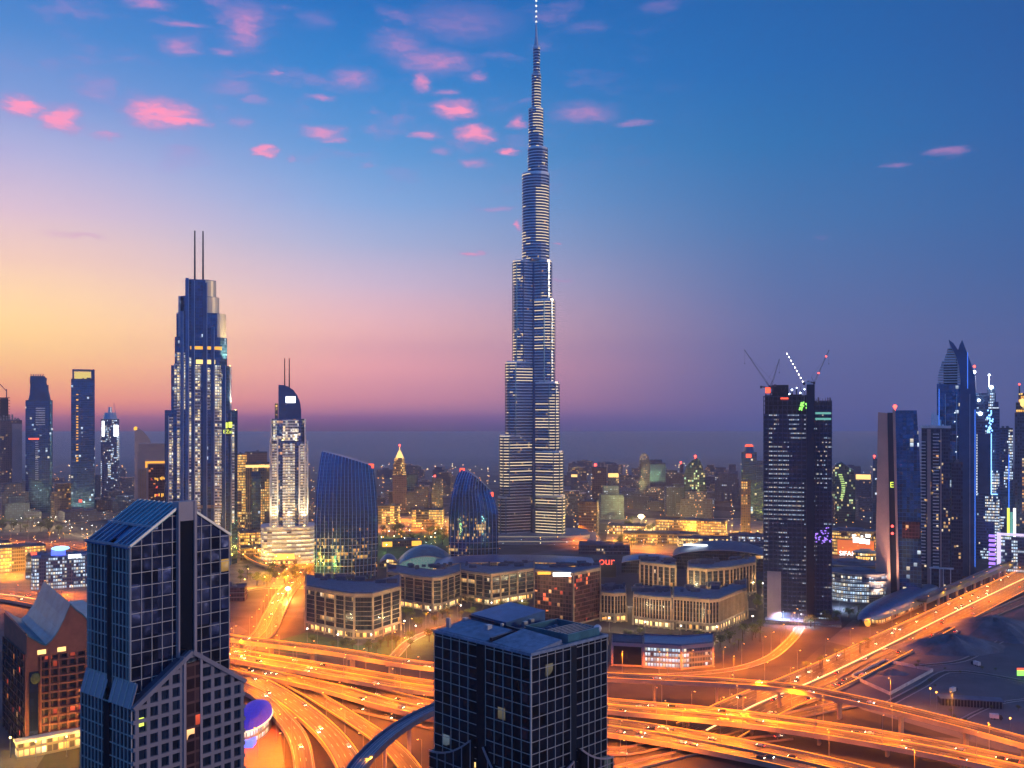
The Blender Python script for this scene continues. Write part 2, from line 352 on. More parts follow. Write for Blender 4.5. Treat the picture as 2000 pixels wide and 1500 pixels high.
# asphalt: lanes worn lighter in the wheel tracks, darker oil strips, patchy along the road; streaks also stand in for light trails
m, n, b = newmat('asphalt')
uv = nd(n, 'ShaderNodeUVMap'); s_ = nd(n, 'ShaderNodeSeparateXYZ', {0: uv.outputs[0]})
track = mt(n, 'SINE', mt(n, 'MULTIPLY', s_.outputs[0], 2 * PI / 1.85))
st = nd(n, 'ShaderNodeTexNoise', {'Vector': nd(n, 'ShaderNodeCombineXYZ', {0: mt(n, 'MULTIPLY', s_.outputs[0], 1.0), 1: mt(n, 'MULTIPLY', s_.outputs[1], .012), 2: 0.0}).outputs[0], 'Scale': .55, 'Detail': 5.0, 'Roughness': .7})
k = mt(n, 'ADD', mr(n, st.outputs[0], .38, .66, .012, .12), mt(n, 'MULTIPLY', track, .015))
put(n, b.inputs['Base Color'], mix(n, 1.0, (1.0, .96, .92), vec3(n, k), 'MULTIPLY')); b.inputs['Roughness'].default_value = .55
# tree leaves
m, n, b = newmat('leaf')
oi = nd(n, 'ShaderNodeObjectInfo'); ge = nd(n, 'ShaderNodeTexCoord')
no = nd(n, 'ShaderNodeTexNoise', {'Vector': ge.outputs['Object'], 'Scale': .9, 'Detail': 2.0})
put(n, b.inputs['Base Color'], mix(n, mr(n, mt(n, 'ADD', no.outputs[0], mt(n, 'MULTIPLY', oi.outputs['Random'], .3)), .35, .95), (.05, .10, .02), (.17, .19, .04))); b.inputs['Roughness'].default_value = .7

# ------------------------------------------------------------------ ground and air
def flat(name, pts, z, mat, kind='structure'):
    o = MB().face([(p_[0], p_[1], z) for p_ in pts]).build(name, mat); o['kind'] = kind; return o
m, n, b = newmat('city_ground')
t = nd(n, 'ShaderNodeTexCoord'); vo = nd(n, 'ShaderNodeTexVoronoi', {'Vector': t.outputs['Object'], 'Scale': .012}, feature='F1')
no = nd(n, 'ShaderNodeTexNoise', {'Vector': t.outputs['Object'], 'Scale': .03, 'Detail': 6.0})
sc = nd(n, 'ShaderNodeSeparateColor', {0: vo.outputs['Color']})
k = mt(n, 'MULTIPLY', mr(n, sc.outputs[0], 0, 1, .04, .15), mr(n, no.outputs[0], .3, .7, .6, 1.4))
sy_ = nd(n, 'ShaderNodeSeparateXYZ', {0: t.outputs['Object']})
des = mix(n, mr(n, no.outputs[0], .35, .65), (.50, .38, .32), (.60, .47, .40))
put(n, b.inputs['Base Color'], mix(n, mr(n, sy_.outputs[1], 2300, 4400), mix(n, 1.0, (1, .93, .85), vec3(n, k), 'MULTIPLY'), des)); b.inputs['Roughness'].default_value = .9
gm = MB(); xs = [-6900, -2500, -800, 800, 2500, 6900]; ys = [-250, 300, 900, 1600, 4000, 9900]
for i in range(5):
    for j in range(5): gm.face([(xs[i], ys[j], 0), (xs[i+1], ys[j], 0), (xs[i+1], ys[j+1], 0), (xs[i], ys[j+1], 0)])
go = gm.build('ground', 'city_ground'); go['kind'] = 'structure'
HAZE = True
if HAZE:
    hz = MB().box(-7000, 7000, -300, 10050, -1.0, 880).build('haze', emit('haze_air', (1, 1, 1), 0)); hz['kind'] = 'stuff'
    m = hz.data.materials[0]; n = m.node_tree; n.nodes.clear()
    pv = nd(n, 'ShaderNodeVolumePrincipled', {'Color': (.98, .90, 1.0, 1), 'Density': AIR, 'Anisotropy': 0.5})
    nd(n, 'ShaderNodeOutputMaterial', {'Volume': pv.outputs[0]})

# ------------------------------------------------------------------ roads
def spline(pts, step=9.0):
    P = [Vector(p_) for p_ in pts]; P = [P[0] * 2 - P[1]] + P + [P[-1] * 2 - P[-2]]
    out = []
    for k in range(1, len(P) - 2):
        a, b_, c, d = P[k-1:k+3]; nseg = max(2, int((c - b_).length / step))
        for q in range(nseg):
            t_ = q / nseg
            out.append(.5 * ((2*b_) + (c - a)*t_ + (2*a - 5*b_ + 4*c - d)*t_*t_ + (3*b_ - a - 3*c + d)*t_**3))
    out.append(P[-2]); return out
def frames(path):
    fr = []; L = 0
    for k, p_ in enumerate(path):
        t_ = path[min(k+1, len(path)-1)] - path[max(k-1, 0)]; t_.z = 0; t_.normalize()
        if k: L += (p_ - path[k-1]).length
        fr.append((p_, Vector((-t_.y, t_.x, 0)), t_, L))
    return fr
LAMP_SPOTS = []     # (point, heading, side, kind)
CAR_PATHS = []
def strip(mb, fr, o0, o1, z0, z1=None):
    """flat strip between two offsets; with z1 a closed bar"""
    us = 0
    for (a, na, ta, la), (b_, nb, tb, lb) in zip(fr[:-1], fr[1:]):
        up = Vector((0, 0, 1))
        A0, A1, B0, B1 = a + na*o0, a + na*o1, b_ + nb*o0, b_ + nb*o1
        lo, hi = up*z0, up*(z0 if z1 is None else z1)
        mb.face([A1+hi, A0+hi, B0+hi, B1+hi][::-1] if False else [A0+hi, B0+hi, B1+hi, A1+hi][::-1], ((o1, la), (o1, lb), (o0, lb), (o0, la)))
        if z1 is not None:
            mb.face([A0+lo, B0+lo, B0+hi, A0+hi]); mb.face([A1+lo, A1+hi, B1+hi, B1+lo]); mb.face([A0+lo, A1+lo, B1+lo, B0+lo])
    return mb
def road(name, pts, width, lanes, elevated=True, glow=None, med=False, lampside=(1,), lamp_step=42, lamp='sodium', cars=None, label=None, parapet=True, wz_=None):
    P = [G(*q) if not isinstance(q, Vector) else q for q in pts]
    fr = frames(spline(P)); hw = width / 2
    r = bpy.data.objects.new(name, None); COL.objects.link(r); r['kind'] = 'structure'
    if label: r['label'] = label
    d = MB(); strip(d, fr, -hw, hw, 0); d.build('road_surface', 'asphalt', r)
    if elevated:
        e = MB()
        for sgn in (-1, 1): strip(e, fr, sgn*hw - .0 if sgn < 0 else hw - .35, -hw + .35 if sgn < 0 else hw, -1.7, -.012)
        strip(e, fr, -hw + .36, hw - .36, -1.5, -.02); e.build('deck', 'parapet_concrete', r)
    if parapet:
        pm = MB(); strip(pm, fr, -hw + .02, -hw + .45, .005, 1.15); pm.build('parapet', 'parapet_concrete', r)
        pm = MB(); strip(pm, fr, hw - .45, hw - .02, .005, 1.15); pm.build('parapet', 'parapet_concrete', r)
    else:
        pm = MB(); strip(pm, fr, -hw, -hw + .5, .005, .16); strip(pm, fr, hw - .5, hw, .005, .16); pm.build('kerb', 'curb', r)
    if med:
        pm = MB(); strip(pm, fr, -.35, .35, .005, 1.1); pm.build('median_barrier', 'parapet_concrete', r)
    if glow:  # added glowing strips on the barriers, standing in for traffic light trails
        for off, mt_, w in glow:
            pm = MB(); strip(pm, fr, off - w, off + w, 1.17 if abs(off) > .1 else 1.12, 1.17 + w * .7); pm.build('trail_strip', mt_, r)
    lm = MB(); lw = (width - 2.0) / lanes
    for sgn in (-1, 1): strip(lm, fr, sgn*(hw - .95) - .12, sgn*(hw - .95) + .12, .02)
    tot = fr[-1][3]
    for q in range(1, lanes):
        off = -hw + 1.0 + lw*q
        if med and abs(off) < 1.0: continue
        k = 0
        while k < len(fr) - 1:
            a = fr[k]; b_ = fr[k+1]
            if k % 2 == 0:
                mid = a[0].lerp(b_[0], .55)
                sub = [a, (mid, b_[1], b_[2], (a[3] + b_[3]) / 2)]
                strip(lm, sub, off - .1, off + .1, .02)
            k += 1
    lm.build('lane_marking', 'road_paint', r)
    if elevated:
        nxt = 12.0
        for (p_, nn, tt, L) in fr:
            if L > nxt and p_.z > 3.0:
                nxt += 38
                pr = MB(); pr.solid([(p_.x + x_*tt.x + y_*nn.x, p_.y + x_*tt.y + y_*nn.y) for x_, y_ in rrect(1.8, min(4.5, width*.4), .6, 3)], 0, p_.z - 1.62)
                a = p_ + nn*(hw*.8); c = p_ - nn*(hw*.8)
                pr.bar((a.x, a.y, p_.z - 2.3), (c.x, c.y, p_.z - 2.3), 2.0, 1.2)
                pr.build('pier', 'parapet_concrete', r)
    if lamp:
        nxt = random.uniform(5, 20); i = 0
        for (p_, nn, tt, L) in fr:
            if L > nxt:
                nxt += lamp_step
                for sd_ in lampside: LAMP_SPOTS.append((p_ + nn*(sd_*(hw - .25)) + Vector((0, 0, .1)), math.atan2(-sd_*nn.y, -sd_*nn.x), lamp))
    if cars: CAR_PATHS.append((fr, width, lanes, med, cars))
    return fr

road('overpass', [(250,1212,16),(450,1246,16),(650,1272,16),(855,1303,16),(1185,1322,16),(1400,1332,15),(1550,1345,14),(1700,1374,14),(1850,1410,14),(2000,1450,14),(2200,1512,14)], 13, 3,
     glow=[(6.3,'trail_glow',.28),(-6.3,'trail_glow',.2)], lampside=(1,), cars=(10, 'car with lit lamps on the upper overpass'), lamp_step=46)
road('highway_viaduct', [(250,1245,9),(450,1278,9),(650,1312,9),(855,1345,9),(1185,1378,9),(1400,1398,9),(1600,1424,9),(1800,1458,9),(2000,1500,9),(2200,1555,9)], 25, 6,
     med=True, glow=[(0,'trail_glow',.3),(12.3,'trail_glow',.25),(-12.3,'trail_glow',.2)], lampside=(-1,1), cars=(44, 'car with lit lamps on the middle highway viaduct'), lamp_step=44)
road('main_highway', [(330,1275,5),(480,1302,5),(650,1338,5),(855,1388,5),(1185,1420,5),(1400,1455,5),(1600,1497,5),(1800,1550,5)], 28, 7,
     med=True, glow=[(13.8,'trail_glow',.3),(0,'trail_glow',.28),(-13.8,'trail_glow',.22)], lampside=(1,), cars=(50, 'car with lit lamps on the widest highway'), lamp_step=48)
road('curved_ramp', [(330,1298,3),(430,1306,3.5),(520,1342,4),(605,1400,4),(665,1462,4),(705,1545,4)], 15, 4, lampside=(1,), glow=[(7.3,'trail_glow',.28),(-7.3,'trail_glow',.22)], cars=(9, 'car with lit lamps on the inner curved ramp'), lamp_step=38)
road('slip_road', [(440,1284,1.2),(560,1332,1.2),(665,1392,1.2),(765,1462,1.2),(830,1545,1.2)], 12, 3, elevated=False, glow=[(5.8,'trail_glow',.22),(-5.8,'trail_glow',.22)], lampside=(1,), cars=(8, 'car with lit lamps on the straight slip road'), lamp_step=40)
road('loop_ramp', [(400,1318,5),(495,1352,5),(552,1402,5),(585,1450,5),(600,1545,5)], 11, 3, lampside=(-1,), cars=(4, 'car with lit lamps on the outer loop ramp'), lamp_step=42)
road('collector_road', [(700,1385,.6),(800,1408,.6),(950,1440,.6),(1180,1470,.6),(1300,1452,.6),(1440,1424,.6),(1580,1392,.6),(1680,1372,.6)], 12, 3, elevated=False, lampside=(1,), cars=(7, 'car with lit lamps on the road beneath the viaducts'), lamp_step=44)
road('service_road', [(1150,1520,.5),(1300,1482,.5),(1420,1455,.5),(1540,1440,.5)], 10, 2, elevated=False, lampside=(-1,), cars=(3, 'car with lit lamps on the service road under the highway'), lamp_step=36)
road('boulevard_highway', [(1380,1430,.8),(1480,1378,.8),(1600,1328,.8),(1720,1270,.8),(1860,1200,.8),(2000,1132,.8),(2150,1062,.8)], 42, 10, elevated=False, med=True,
     glow=[(0,'trail_white',.5),(20.8,'trail_glow',.35),(-20.8,'trail_glow',.3)], lampside=(1,.03), cars=(60, 'car with lit lamps on the straight boulevard'), lamp_step=48)
road('frontage_road', [(1560,1372,.5),(1640,1338,.5),(1730,1290,.5),(1870,1228,.5),(2010,1168,.5),(2150,1105,.5)], 13, 3, elevated=False, lamp=None, cars=(8, 'car with lit lamps on the frontage road by the sand'))
road('far_highway', [(-150,1150,4),(30,1166,4),(180,1196,4),(330,1240,4),(450,1280,4)], 34, 8, med=True, glow=[(0,'trail_white',.4),(-16.5,'trail_glow',.2)], lampside=(-1,1), cars=(34, 'car with lit lamps on the far left highway'), lamp_step=46)
road('arterial_road', [(470,1268,.6),(515,1238,.6),(535,1200,.6),(556,1160,.6),(585,1128,.6),(600,1105,.6)], 20, 4, elevated=False, med=True, lampside=(-1,1), cars=(20, 'car with lit lamps on the avenue leading to the towers'), lamp_step=34)
for pts_, w_, k_, st_ in (([(770,1282,.3),(800,1252,.3),(850,1230,.3),(900,1216,.3)], 9, 'sodium', 24), ([(1192,1318,.3),(1290,1319,.3),(1420,1309,.3),(1500,1286,.3),(1545,1250,.3),(1562,1226,.3)], 9, 'sodium', 26),
    ([(1110,1064,.3),(1250,1080,.3),(1400,1087,.3),(1500,1089,.3)], 12, 'sodium', 30), ([(735,1042,.3),(800,1034,.3),(890,1042,.3)], 12, 'sodium', 30), ([(-40,1058,.3),(80,1062,.3),(170,1068,.3),(300,1076,.3)], 12, 'sodium', 34),
    ([(1630,1098,.3),(1700,1090,.3),(1800,1104,.3)], 10, 'sodium', 26), ([(1200,1012,.3),(1330,1016,.3),(1500,1014,.3)], 12, 'sodium', 40), ([(455,1160,.3),(500,1150,.3),(560,1146,.3),(612,1150,.3)], 10, 'yellow', 26), ([(1180,1182,.3),(1260,1188,.3),(1340,1192,.3),(1475,1190,.3)], 8, 'white', 24)):
    road('district_street', pts_, w_, 2, elevated=False, parapet=False, lamp=k_, lamp_step=st_)
# metro viaduct: smooth dark blue trough
P = [G(660,1560,19), G(712,1480,19), G(780,1420,19), G(862,1378,19), G(960,1352,19), G(1090,1342,19)]
fr = frames(spline(P)); r = bpy.data.objects.new('metro_viaduct', None); COL.objects.link(r); tag(r, 'dark blue curved metro viaduct crossing above the orange ramps', 'viaduct')
q = MB(); strip(q, fr, -4.2, 4.2, -1.9, -.02); q.build('deck', 'navy_panel', r)
q = MB(); strip(q, fr, -4.6, -4.22, -2.0, 1.3); q.build('side_wall', 'blue_metal', r)
q = MB(); strip(q, fr, 4.22, 4.6, -2.0, 1.3); q.build('side_wall', 'blue_metal', r)
q = MB()
for off in (-2.6, -1.2, 1.2, 2.6): strip(q, fr, off - .09, off + .09, .0, .2)
q.build('rails', 'steel', r)
nxt = 10
for (p_, nn, tt, L) in fr:
    if L > nxt:
        nxt += 34; q = MB(); q.cyl((p_.x, p_.y), 1.2, 1.2, 0, p_.z - 4.4, 12, False); q.cyl((p_.x, p_.y), 1.2, 3.0, p_.z - 4.4, p_.z - 1.92, 12, False); q.build('pier', 'parapet_concrete', r)
# sandy plots, plaza, lawns
sandp = [G(*q) for q in ((1640,1345),(1700,1318),(1760,1288),(1880,1236),(2060,1160),(2500,1200),(2500,1560),(1950,1465),(1800,1420),(1680,1385))]
flat('sand_plot', sandp, .12, 'sand')
flat('interchange_ground', [G(*q) for q in ((430,1262),(860,1310),(1190,1330),(1560,1352),(1660,1400),(2000,1560),(1100,1640),(560,1620),(420,1420))], .06, 'dirt')
flat('district_paving', [G(*q) for q in ((690,1105),(1500,1085),(1700,1100),(1690,1190),(1560,1300),(1190,1325),(860,1300),(780,1270))], .04, 'dirt')
flat('plaza', [G(*q) for q in ((455,1380),(535,1372),(548,1440),(560,1520),(440,1520))], .16, 'plaza_red')
flat('lawn', [G(*q) for q in ((500,1262),(600,1235),(700,1262),(860,1230),(860,1290),(700,1285),(560,1275))], .10, 'lawn')
flat('park_lawn', [G(*q) for q in ((735,1045),(880,1040),(880,1105),(735,1112))], .10, 'lawn')
plain('pale_paving', (.36, .30, .22), .8, var=.4, scale=.05)
flat('market_ground', [G(*q) for q in ((1190,1012),(1500,1012),(1500,1080),(1180,1080))], .10, 'pale_paving')
flat('market_street', [G(*q) for q in ((735,1008),(890,1008),(890,1036),(735,1040))], .10, 'pale_paving')
flat('left_district', [G(*q) for q in ((-60,1085),(170,1100),(330,1110),(330,1180),(180,1185),(-60,1145))], .10, 'pale_paving')
flat('forecourt', [G(*q) for q in ((440,1040),(620,1040),(620,1150),(440,1150))], .10, 'pale_paving')
# sand mounds
def mound(name, label, px, py, rx, ry, h, seed):
    c = G(px, py); rnd = random.Random(seed); mb = MB(); N, M_ = 30, 9; rings = []
    ph = [rnd.uniform(0, 6.28) for _ in range(6)]
    for j in range(M_ + 1):
        t_ = j / M_; ring = []
        for k in range(N):
            a = 2*PI*k/N; w = 1 + .18*math.sin(2*a + ph[0]) + .1*math.sin(3*a + ph[1]) + .06*math.sin(7*a + ph[2])
            hh = h * (1 - t_*t_)**1.3 * (1 + .15*math.sin(5*a + ph[3] + 4*t_)) if t_ < 1 else -.4
            ring.append((rx*t_*w*math.cos(a) + .01*math.cos(a), ry*t_*w*math.sin(a) + .01*math.sin(a), hh))
        rings.append(ring)
    mb.walls(rings[::-1]); o = mb.build(name, 'mound_sand', None, True); o.location = (c.x, c.y, .12); return tag(o, label, 'sand heap')
mound('sand_mound', 'broad rounded heap of bare sand beside the boulevard', 1858, 1268, 44, 26, 11, 1)
mound('sand_mound', 'low bare sand heap at the far end of the dark plot', 1940, 1228, 44, 50, 9, 2)
mound('sand_mound', 'small flat sand heap inside the walled plot', 1742, 1316, 11, 8, 3, 3)
# walled plot, dirt track edges
r = thing('boundary_wall', 'low pale wall running round the empty square sand plot', 'wall', G(1735, 1325)); o0 = G(1735, 1325)
wp = [G(*q) - o0 for q in ((1664,1324),(1728,1293),(1822,1312),(1738,1358))]
q = MB()
for a, b_ in zip(wp, wp[1:] + wp[:1]): q.bar(a + Vector((0,0,1.2)), b_ + Vector((0,0,1.2)), .5, 2.4)
q.build('wall_panel', 'pale_concrete', r)
flat('plot_floor', [G(*q) for q in ((1668,1325),(1728,1297),(1814,1313),(1738,1354))], .2, 'sand')
road('tyre_track', [(1860,1420,.25),(1900,1395,.25),(1960,1372,.25),(2050,1362,.25)], 4, 1, elevated=False, lamp=None, parapet=False)
road('sand_track', [(1740,1372,.3),(1800,1340,.3),(1850,1312,.3),(1920,1316,.3),(2010,1332,.3),(2150,1350,.3)], 7, 1, elevated=False, lamp=None, parapet=False)
road('sand_lane', [(1800,1300,.3),(1880,1290,.3),(1935,1262,.3),(1985,1238,.3),(2080,1200,.3)], 6, 1, elevated=False, lamp=None, parapet=False)

# ------------------------------------------------------------------ facade materials
plain('roof_blue', (.27, .32, .39), .55, .1, var=.4, scale=.35)
NAVY = (.05, .10, .24)
facade('glass_dark', (.05, .085, .15), (.04, .05, .07), 2.2, 3.9, .0, .0, .008, GOLD, .6, .8, .10, clus=1.0, grain=.5)
facade('glass_front', (.040, .054, .125), (.04, .05, .07), 4.4, 3.9, 0.0, .0, .006, GOLD, .5, .8, .08, grain=.75, tilt=.16)
facade('burj_glass', (.08, .12, .19), (.05, .08, .16), 2.2, 4.4, .12, .08, .012, WARM, .8, .85, .16, clus=1.0, cscale=.02)
facade('tower_blue', (.07, .15, .29), (.08, .13, .24), 3.0, 4.0, .10, .18, .05, WARM, 1.2, .75, .18, rowlit=.02)
facade('tower_dark', (.035, .065, .13), (.04, .06, .10), 2.4, 4.0, .2, .35, .06, WARM, 1.4, .6, .2, colon=.35)
facade('tower_mixed', (.10, .14, .18), (.09, .10, .14), 2.6, 4.0, .3, .4, .12, WARM, 1.6, .6, .2, clus=.8, colon=.4)
facade('tower_gold', (.10, .11, .12), (.20, .15, .10), 3.2, 4.0, .3, .34, .36, GOLD, 1.7, .5, .25, clus=.7, colon=.4)
facade('tower_cool', (.06, .14, .29), (.06, .10, .19), 1.9, 3.8, .25, .42, .30, COOL, 2.0, .7, .18, clus=.9, rowlit=.03, colon=.4)
facade('tower_plain', (.045, .14, .26), (.03, .09, .18), 3.4, 4.2, .06, .10, .02, COOL, 1.4, .75, .16, colon=.4)
facade('tower_brown', (.10, .07, .09), (.20, .14, .13), 3.4, 4.0, .35, .35, .06, WARM, 1.2, .4, .3)
facade('construct', (.06, .11, .22), (.03, .05, .085), 1.5, 4.2, .25, .62, .22, COOL, 1.2, .6, .25, clus=1.0, cscale=.022, rowlit=.03, colon=.5)
facade('far_mixed', (.10, .15, .2), (.10, .10, .13), 3.6, 4.0, .4, .45, .07, WARM, 1.3, .5, .3, clus=.8)
facade('far_gold', (.07, .07, .10), (.16, .12, .09), 4.0, 4.2, .3, .45, .18, GOLD, 1.4, .4, .3, clus=.8)
facade('far_cool', (.09, .16, .2), (.07, .10, .15), 3.6, 4.0, .4, .45, .05, COOL, 1.3, .5, .3, clus=.8)
facade('plaza_glass', (.03, .18, .38), (.02, .08, .17), 1.8, 4.0, .0, .12, .12, GOLD, 1.2, .85, .12, grain=.12, clus=1.0, cscale=.035, vfade=(44, 62, .004), rowlit=.05, tilt=.012)
facade('office_glass', (.04, .055, .07), (.06, .06, .08), 2.8, 4.0, .05, .12, .02, WARM, 1.2, .7, .14, clus=1.0, rowlit=.05)
facade('red_glass', (.08, .035, .04), (.16, .06, .05), 3.0, 3.8, .12, .2, .10, RED, 1.8, .5, .2, clus=1.0, cscale=.06)
facade('balcony_lit', (.12, .14, .18), (.30, .28, .24), 3.0, 3.6, .22, .25, .60, ((1, .82, .48), (1, .70, .32), (.95, .95, .80)), 2.0, .5, .25, clus=.5)
facade('podium_lit', (.10, .10, .09), (.5, .46, .36), 6.0, 5.4, .04, .45, .95, ((1, .90, .60), (.95, .95, .75), (1, .82, .45)), 1.5, .3, .3, clus=.1)
facade('low_gold', (.08, .06, .05), (.36, .25, .14), 2.4, 4.4, .22, .36, .50, GOLD, 2.2, .3, .35, clus=.7, rowlit=.12, colon=.7)
facade('low_cool', (.05, .08, .15), (.16, .18, .22), 2.3, 3.9, .22, .38, .30, COOL, 1.6, .5, .3, clus=.9, rowlit=.06, colon=.6)
facade('shops', (.10, .08, .06), (.40, .32, .2), 3.0, 5.0, .2, .3, .80, ((1, .62, .18), (1, .80, .42), (1, .45, .10)), 3.0, .2, .35, clus=.3)

def roof_kit(root, poly, z, mat='dark_roof', plant=True, h=1.4, seed=1):
    R = random.Random(seed); q = MB(); q.cap(poly, z - .02)
    n_ = len(poly); cx = sum(p_[0] for p_ in poly)/n_; cy = sum(p_[1] for p_ in poly)/n_
    ins = [(cx + (x-cx)*.97, cy + (y-cy)*.97) for x, y in poly]
    q.prism(poly, z - .01, z + h); q.prism(ins[::-1], z, z + h)
    for k in range(n_):
        j = (k+1) % n_; q.face([(*poly[k], z+h), (*poly[j], z+h), (*ins[j], z+h), (*ins[k], z+h)])
    rf_ = q.build('roof', mat, root)
    if plant:
        w = max(p_[0] for p_ in poly) - min(p_[0] for p_ in poly); d = max(p_[1] for p_ in poly) - min(p_[1] for p_ in poly)
        for _ in range(R.randint(3, 6)):
            a, b_ = R.uniform(.06, .22)*w, R.uniform(.06, .25)*d; x, y = cx + R.uniform(-.3, .3)*w, cy + R.uniform(-.3, .3)*d
            MB().box(x-a/2, x+a/2, y-b_/2, y+b_/2, z, z + R.uniform(1.5, 4.5)).build('rooftop_unit', 'grey_roof', rf_)
def mast(root, x, y, z0, z1, r=.6, mat='dark_metal', name='mast'):
    return MB().cyl((x, y), r, r*.7, z0, z1, 8).build(name, mat, root)
def beacon(root, x, y, z, r=1.6, mat='red_glow', name='beacon'):
    return MB().cyl((x, y), r*.3, r*.3, z - r*1.5, z, 6).ball((x, y, z + r*.8), r, r, r).build(name, mat, root)

# ------------------------------------------------------------------ 1. tallest tower: three stepped wings round a core, floor bands, spire
B = Tower('tapering_skyscraper', 'tallest tower, silver banded with stepped wings and a needle spire', 'skyscraper', 1041, 1484)
def stadium(ang, L, w, n=7, r0=0):
    ca, sa = math.cos(ang), math.sin(ang); o = []
    loc = [(r0, -w)] + [(L - w + w*math.cos(-PI/2 + PI*k/n), w*math.sin(-PI/2 + PI*k/n)) for k in range(n + 1)] + [(r0, w)]
    return [(x*ca - y*sa, x*sa + y*ca) for x, y in loc]
AL, AR, AB = math.radians(205), math.radians(-25), math.radians(90)
c30 = math.cos(math.radians(25))
zb = lambda y: B.Z(y)
def Lw(px_off): return px_off * B.k / c30
glass, band, hlt = MB(), MB(), MB()
wings = [  # angle, length, half width, z0, z1
    (AL, Lw(66), 9, 0, zb(968)), (AL, Lw(62), 10.5, zb(968), zb(850)), (AL, Lw(51), 11, zb(850), zb(708)), (AL, Lw(37), 11.5, zb(708), zb(512)),
    (AR, Lw(60), 9, 0, zb(965)), (AR, Lw(56), 10.5, zb(965), zb(880)), (AR, Lw(48.5), 11, zb(880), zb(747)), (AR, Lw(40), 11.5, zb(747), zb(587)), (AR, Lw(34), 11.5, zb(587), zb(512)),
    (AB, 48, 10, 0, zb(800)), (AB, 38, 11, zb(800), zb(630)), (AB, 27, 11, zb(630), zb(430)),
    (AL, Lw(34.5), 6, 0, zb(940)), (AR, Lw(33), 6, 0, zb(930))]
def tier(poly, z0, z1, off=.75):
    glass.prism(poly, z0, z1); glass.cap(poly, z1)
    n_ = len(poly); cx = sum(q_[0] for q_ in poly)/n_; cy = sum(q_[1] for q_ in poly)/n_
    out = []
    for x, y in poly:
        d = math.hypot(x-cx, y-cy) or 1; out.append((x + (x-cx)/d*off, y + (y-cy)/d*off))
    z = math.ceil(z0 / 4.4) * 4.4; RB = random.Random(int(z0 * 10) + n_)
    while z < z1 - 1.0:
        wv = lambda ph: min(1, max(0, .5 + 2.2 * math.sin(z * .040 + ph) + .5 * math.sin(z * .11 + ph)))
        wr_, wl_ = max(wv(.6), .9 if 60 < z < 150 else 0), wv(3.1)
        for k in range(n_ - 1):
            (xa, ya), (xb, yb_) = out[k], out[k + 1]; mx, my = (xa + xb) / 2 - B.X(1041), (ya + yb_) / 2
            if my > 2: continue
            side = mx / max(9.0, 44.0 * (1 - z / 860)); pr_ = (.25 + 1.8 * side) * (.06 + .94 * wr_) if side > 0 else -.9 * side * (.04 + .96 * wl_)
            if abs(side) > .15 and RB.random() < pr_:  # glowing faces added on the bands stand in for highlights, densest at right
                q_ = ((xa - cx) * .002, (ya - cy) * .002); hlt.face([(xa + q_[0], ya + q_[1], z + .15), (xb + q_[0], yb_ + q_[1], z + .15), (xb + q_[0], yb_ + q_[1], z + 1.1), (xa + q_[0], ya + q_[1], z + 1.1)])
        band.prism(out, z, z + 1.2)
        band.walls([[(x, y, z + 1.2) for x, y in out], [(x, y, z + 1.2) for x, y in poly]]); band.walls([[(x, y, z) for x, y in poly], [(x, y, z) for x, y in out]])
        z += 4.4
    MB().solid(out, z1 - 2.2, z1 + .9).build('terrace_roof', 'pale_steel', B.root)
mullb = MB()
for a, L, w, z0, z1 in wings:
    po = stadium(a, L, w); tier(po, z0, z1)
    if a != AB:
        for k in (1, 3, 6, 8):
            x, y = po[k]; d = math.hypot(x, y); mullb.bar((x + x/d*1.3, y + y/d*1.3, z0), (x + x/d*1.3, y + y/d*1.3, z1 - 2.3), 1.3, 1.0, (x/d, y/d, 0))
mullb.build('facet_mullions', 'navy_panel', B.root)
def hexcore(x0, x1): 
    cx, r = (B.X(x0) + B.X(x1))/2, (B.X(x1) - B.X(x0))/2
    return [(cx + r*math.cos(2*PI*k/16), r*math.sin(2*PI*k/16)*.9) for k in range(16)]
for x0, x1, y1, y0 in ((1020,1073,341,512), (1020,1066,341,400), (1031,1070,291,341), (1032.5,1061,214,291), (1038.5,1056.5,146,214), (1041.5,1054.5,92,146)):
    tier(hexcore(x0, x1), zb(y0), zb(y1), .5)
core = [(13*math.cos(2*PI*k/12), 13*math.sin(2*PI*k/12)) for k in range(12)]
glass.prism(core, 0, zb(512))
glass.build('glass_wall', 'burj_glass', B.root); band.build('floor_bands', 'pale_steel', B.root); hlt.build('band_highlights', emit('highlight_glow', (1, .76, .46), 1.35), B.root)
q = MB()
for k in range(-1, 2): q.cyl((B.X(1043) + k*1.3, -13.6), .9, .7, 0, zb(515), 8)
q.build('vertical_fin', 'navy_panel', B.root)
q = MB(); cx = B.X(1047.3)
q.cyl((cx, 0), 3.6, 2.4, zb(92), zb(76), 10); q.cyl((cx, 0), 2.2, 1.3, zb(76), zb(52), 10); q.cyl((cx, 0), 1.1, .8, zb(52), zb(22), 8); q.cyl((cx, 0), .7, .35, zb(22), zb(-4), 8)
q.build('spire', 'steel', B.root)
emit('spire_glow', (1, .93, .8), 1.6)
for y in (58, 44, 34, 24, 13, 3): MB().cyl((cx, 0), 1.35, 1.35, zb(y), zb(y) + 2.2, 8).build('spire_light', 'spire_glow', B.root)
q = MB()
for z0, z1, w_, d_ in ((0, 7, 180, 110), (7, 13, 150, 95)): q.solid(rrect(w_, d_, 24, 6, 10, 0), z0, z1)
q.build('podium', 'concrete', B.root)
q = MB()
for z0, w_, d_ in ((4.5, 180.6, 110.6), (10.5, 150.6, 95.6)): q.prism(rrect(w_, d_, 24, 6, 10, 0), z0, z0 + 1.0)
q.build('podium_band', emit('podium_glow', (1, .85, .6), .35), B.root)

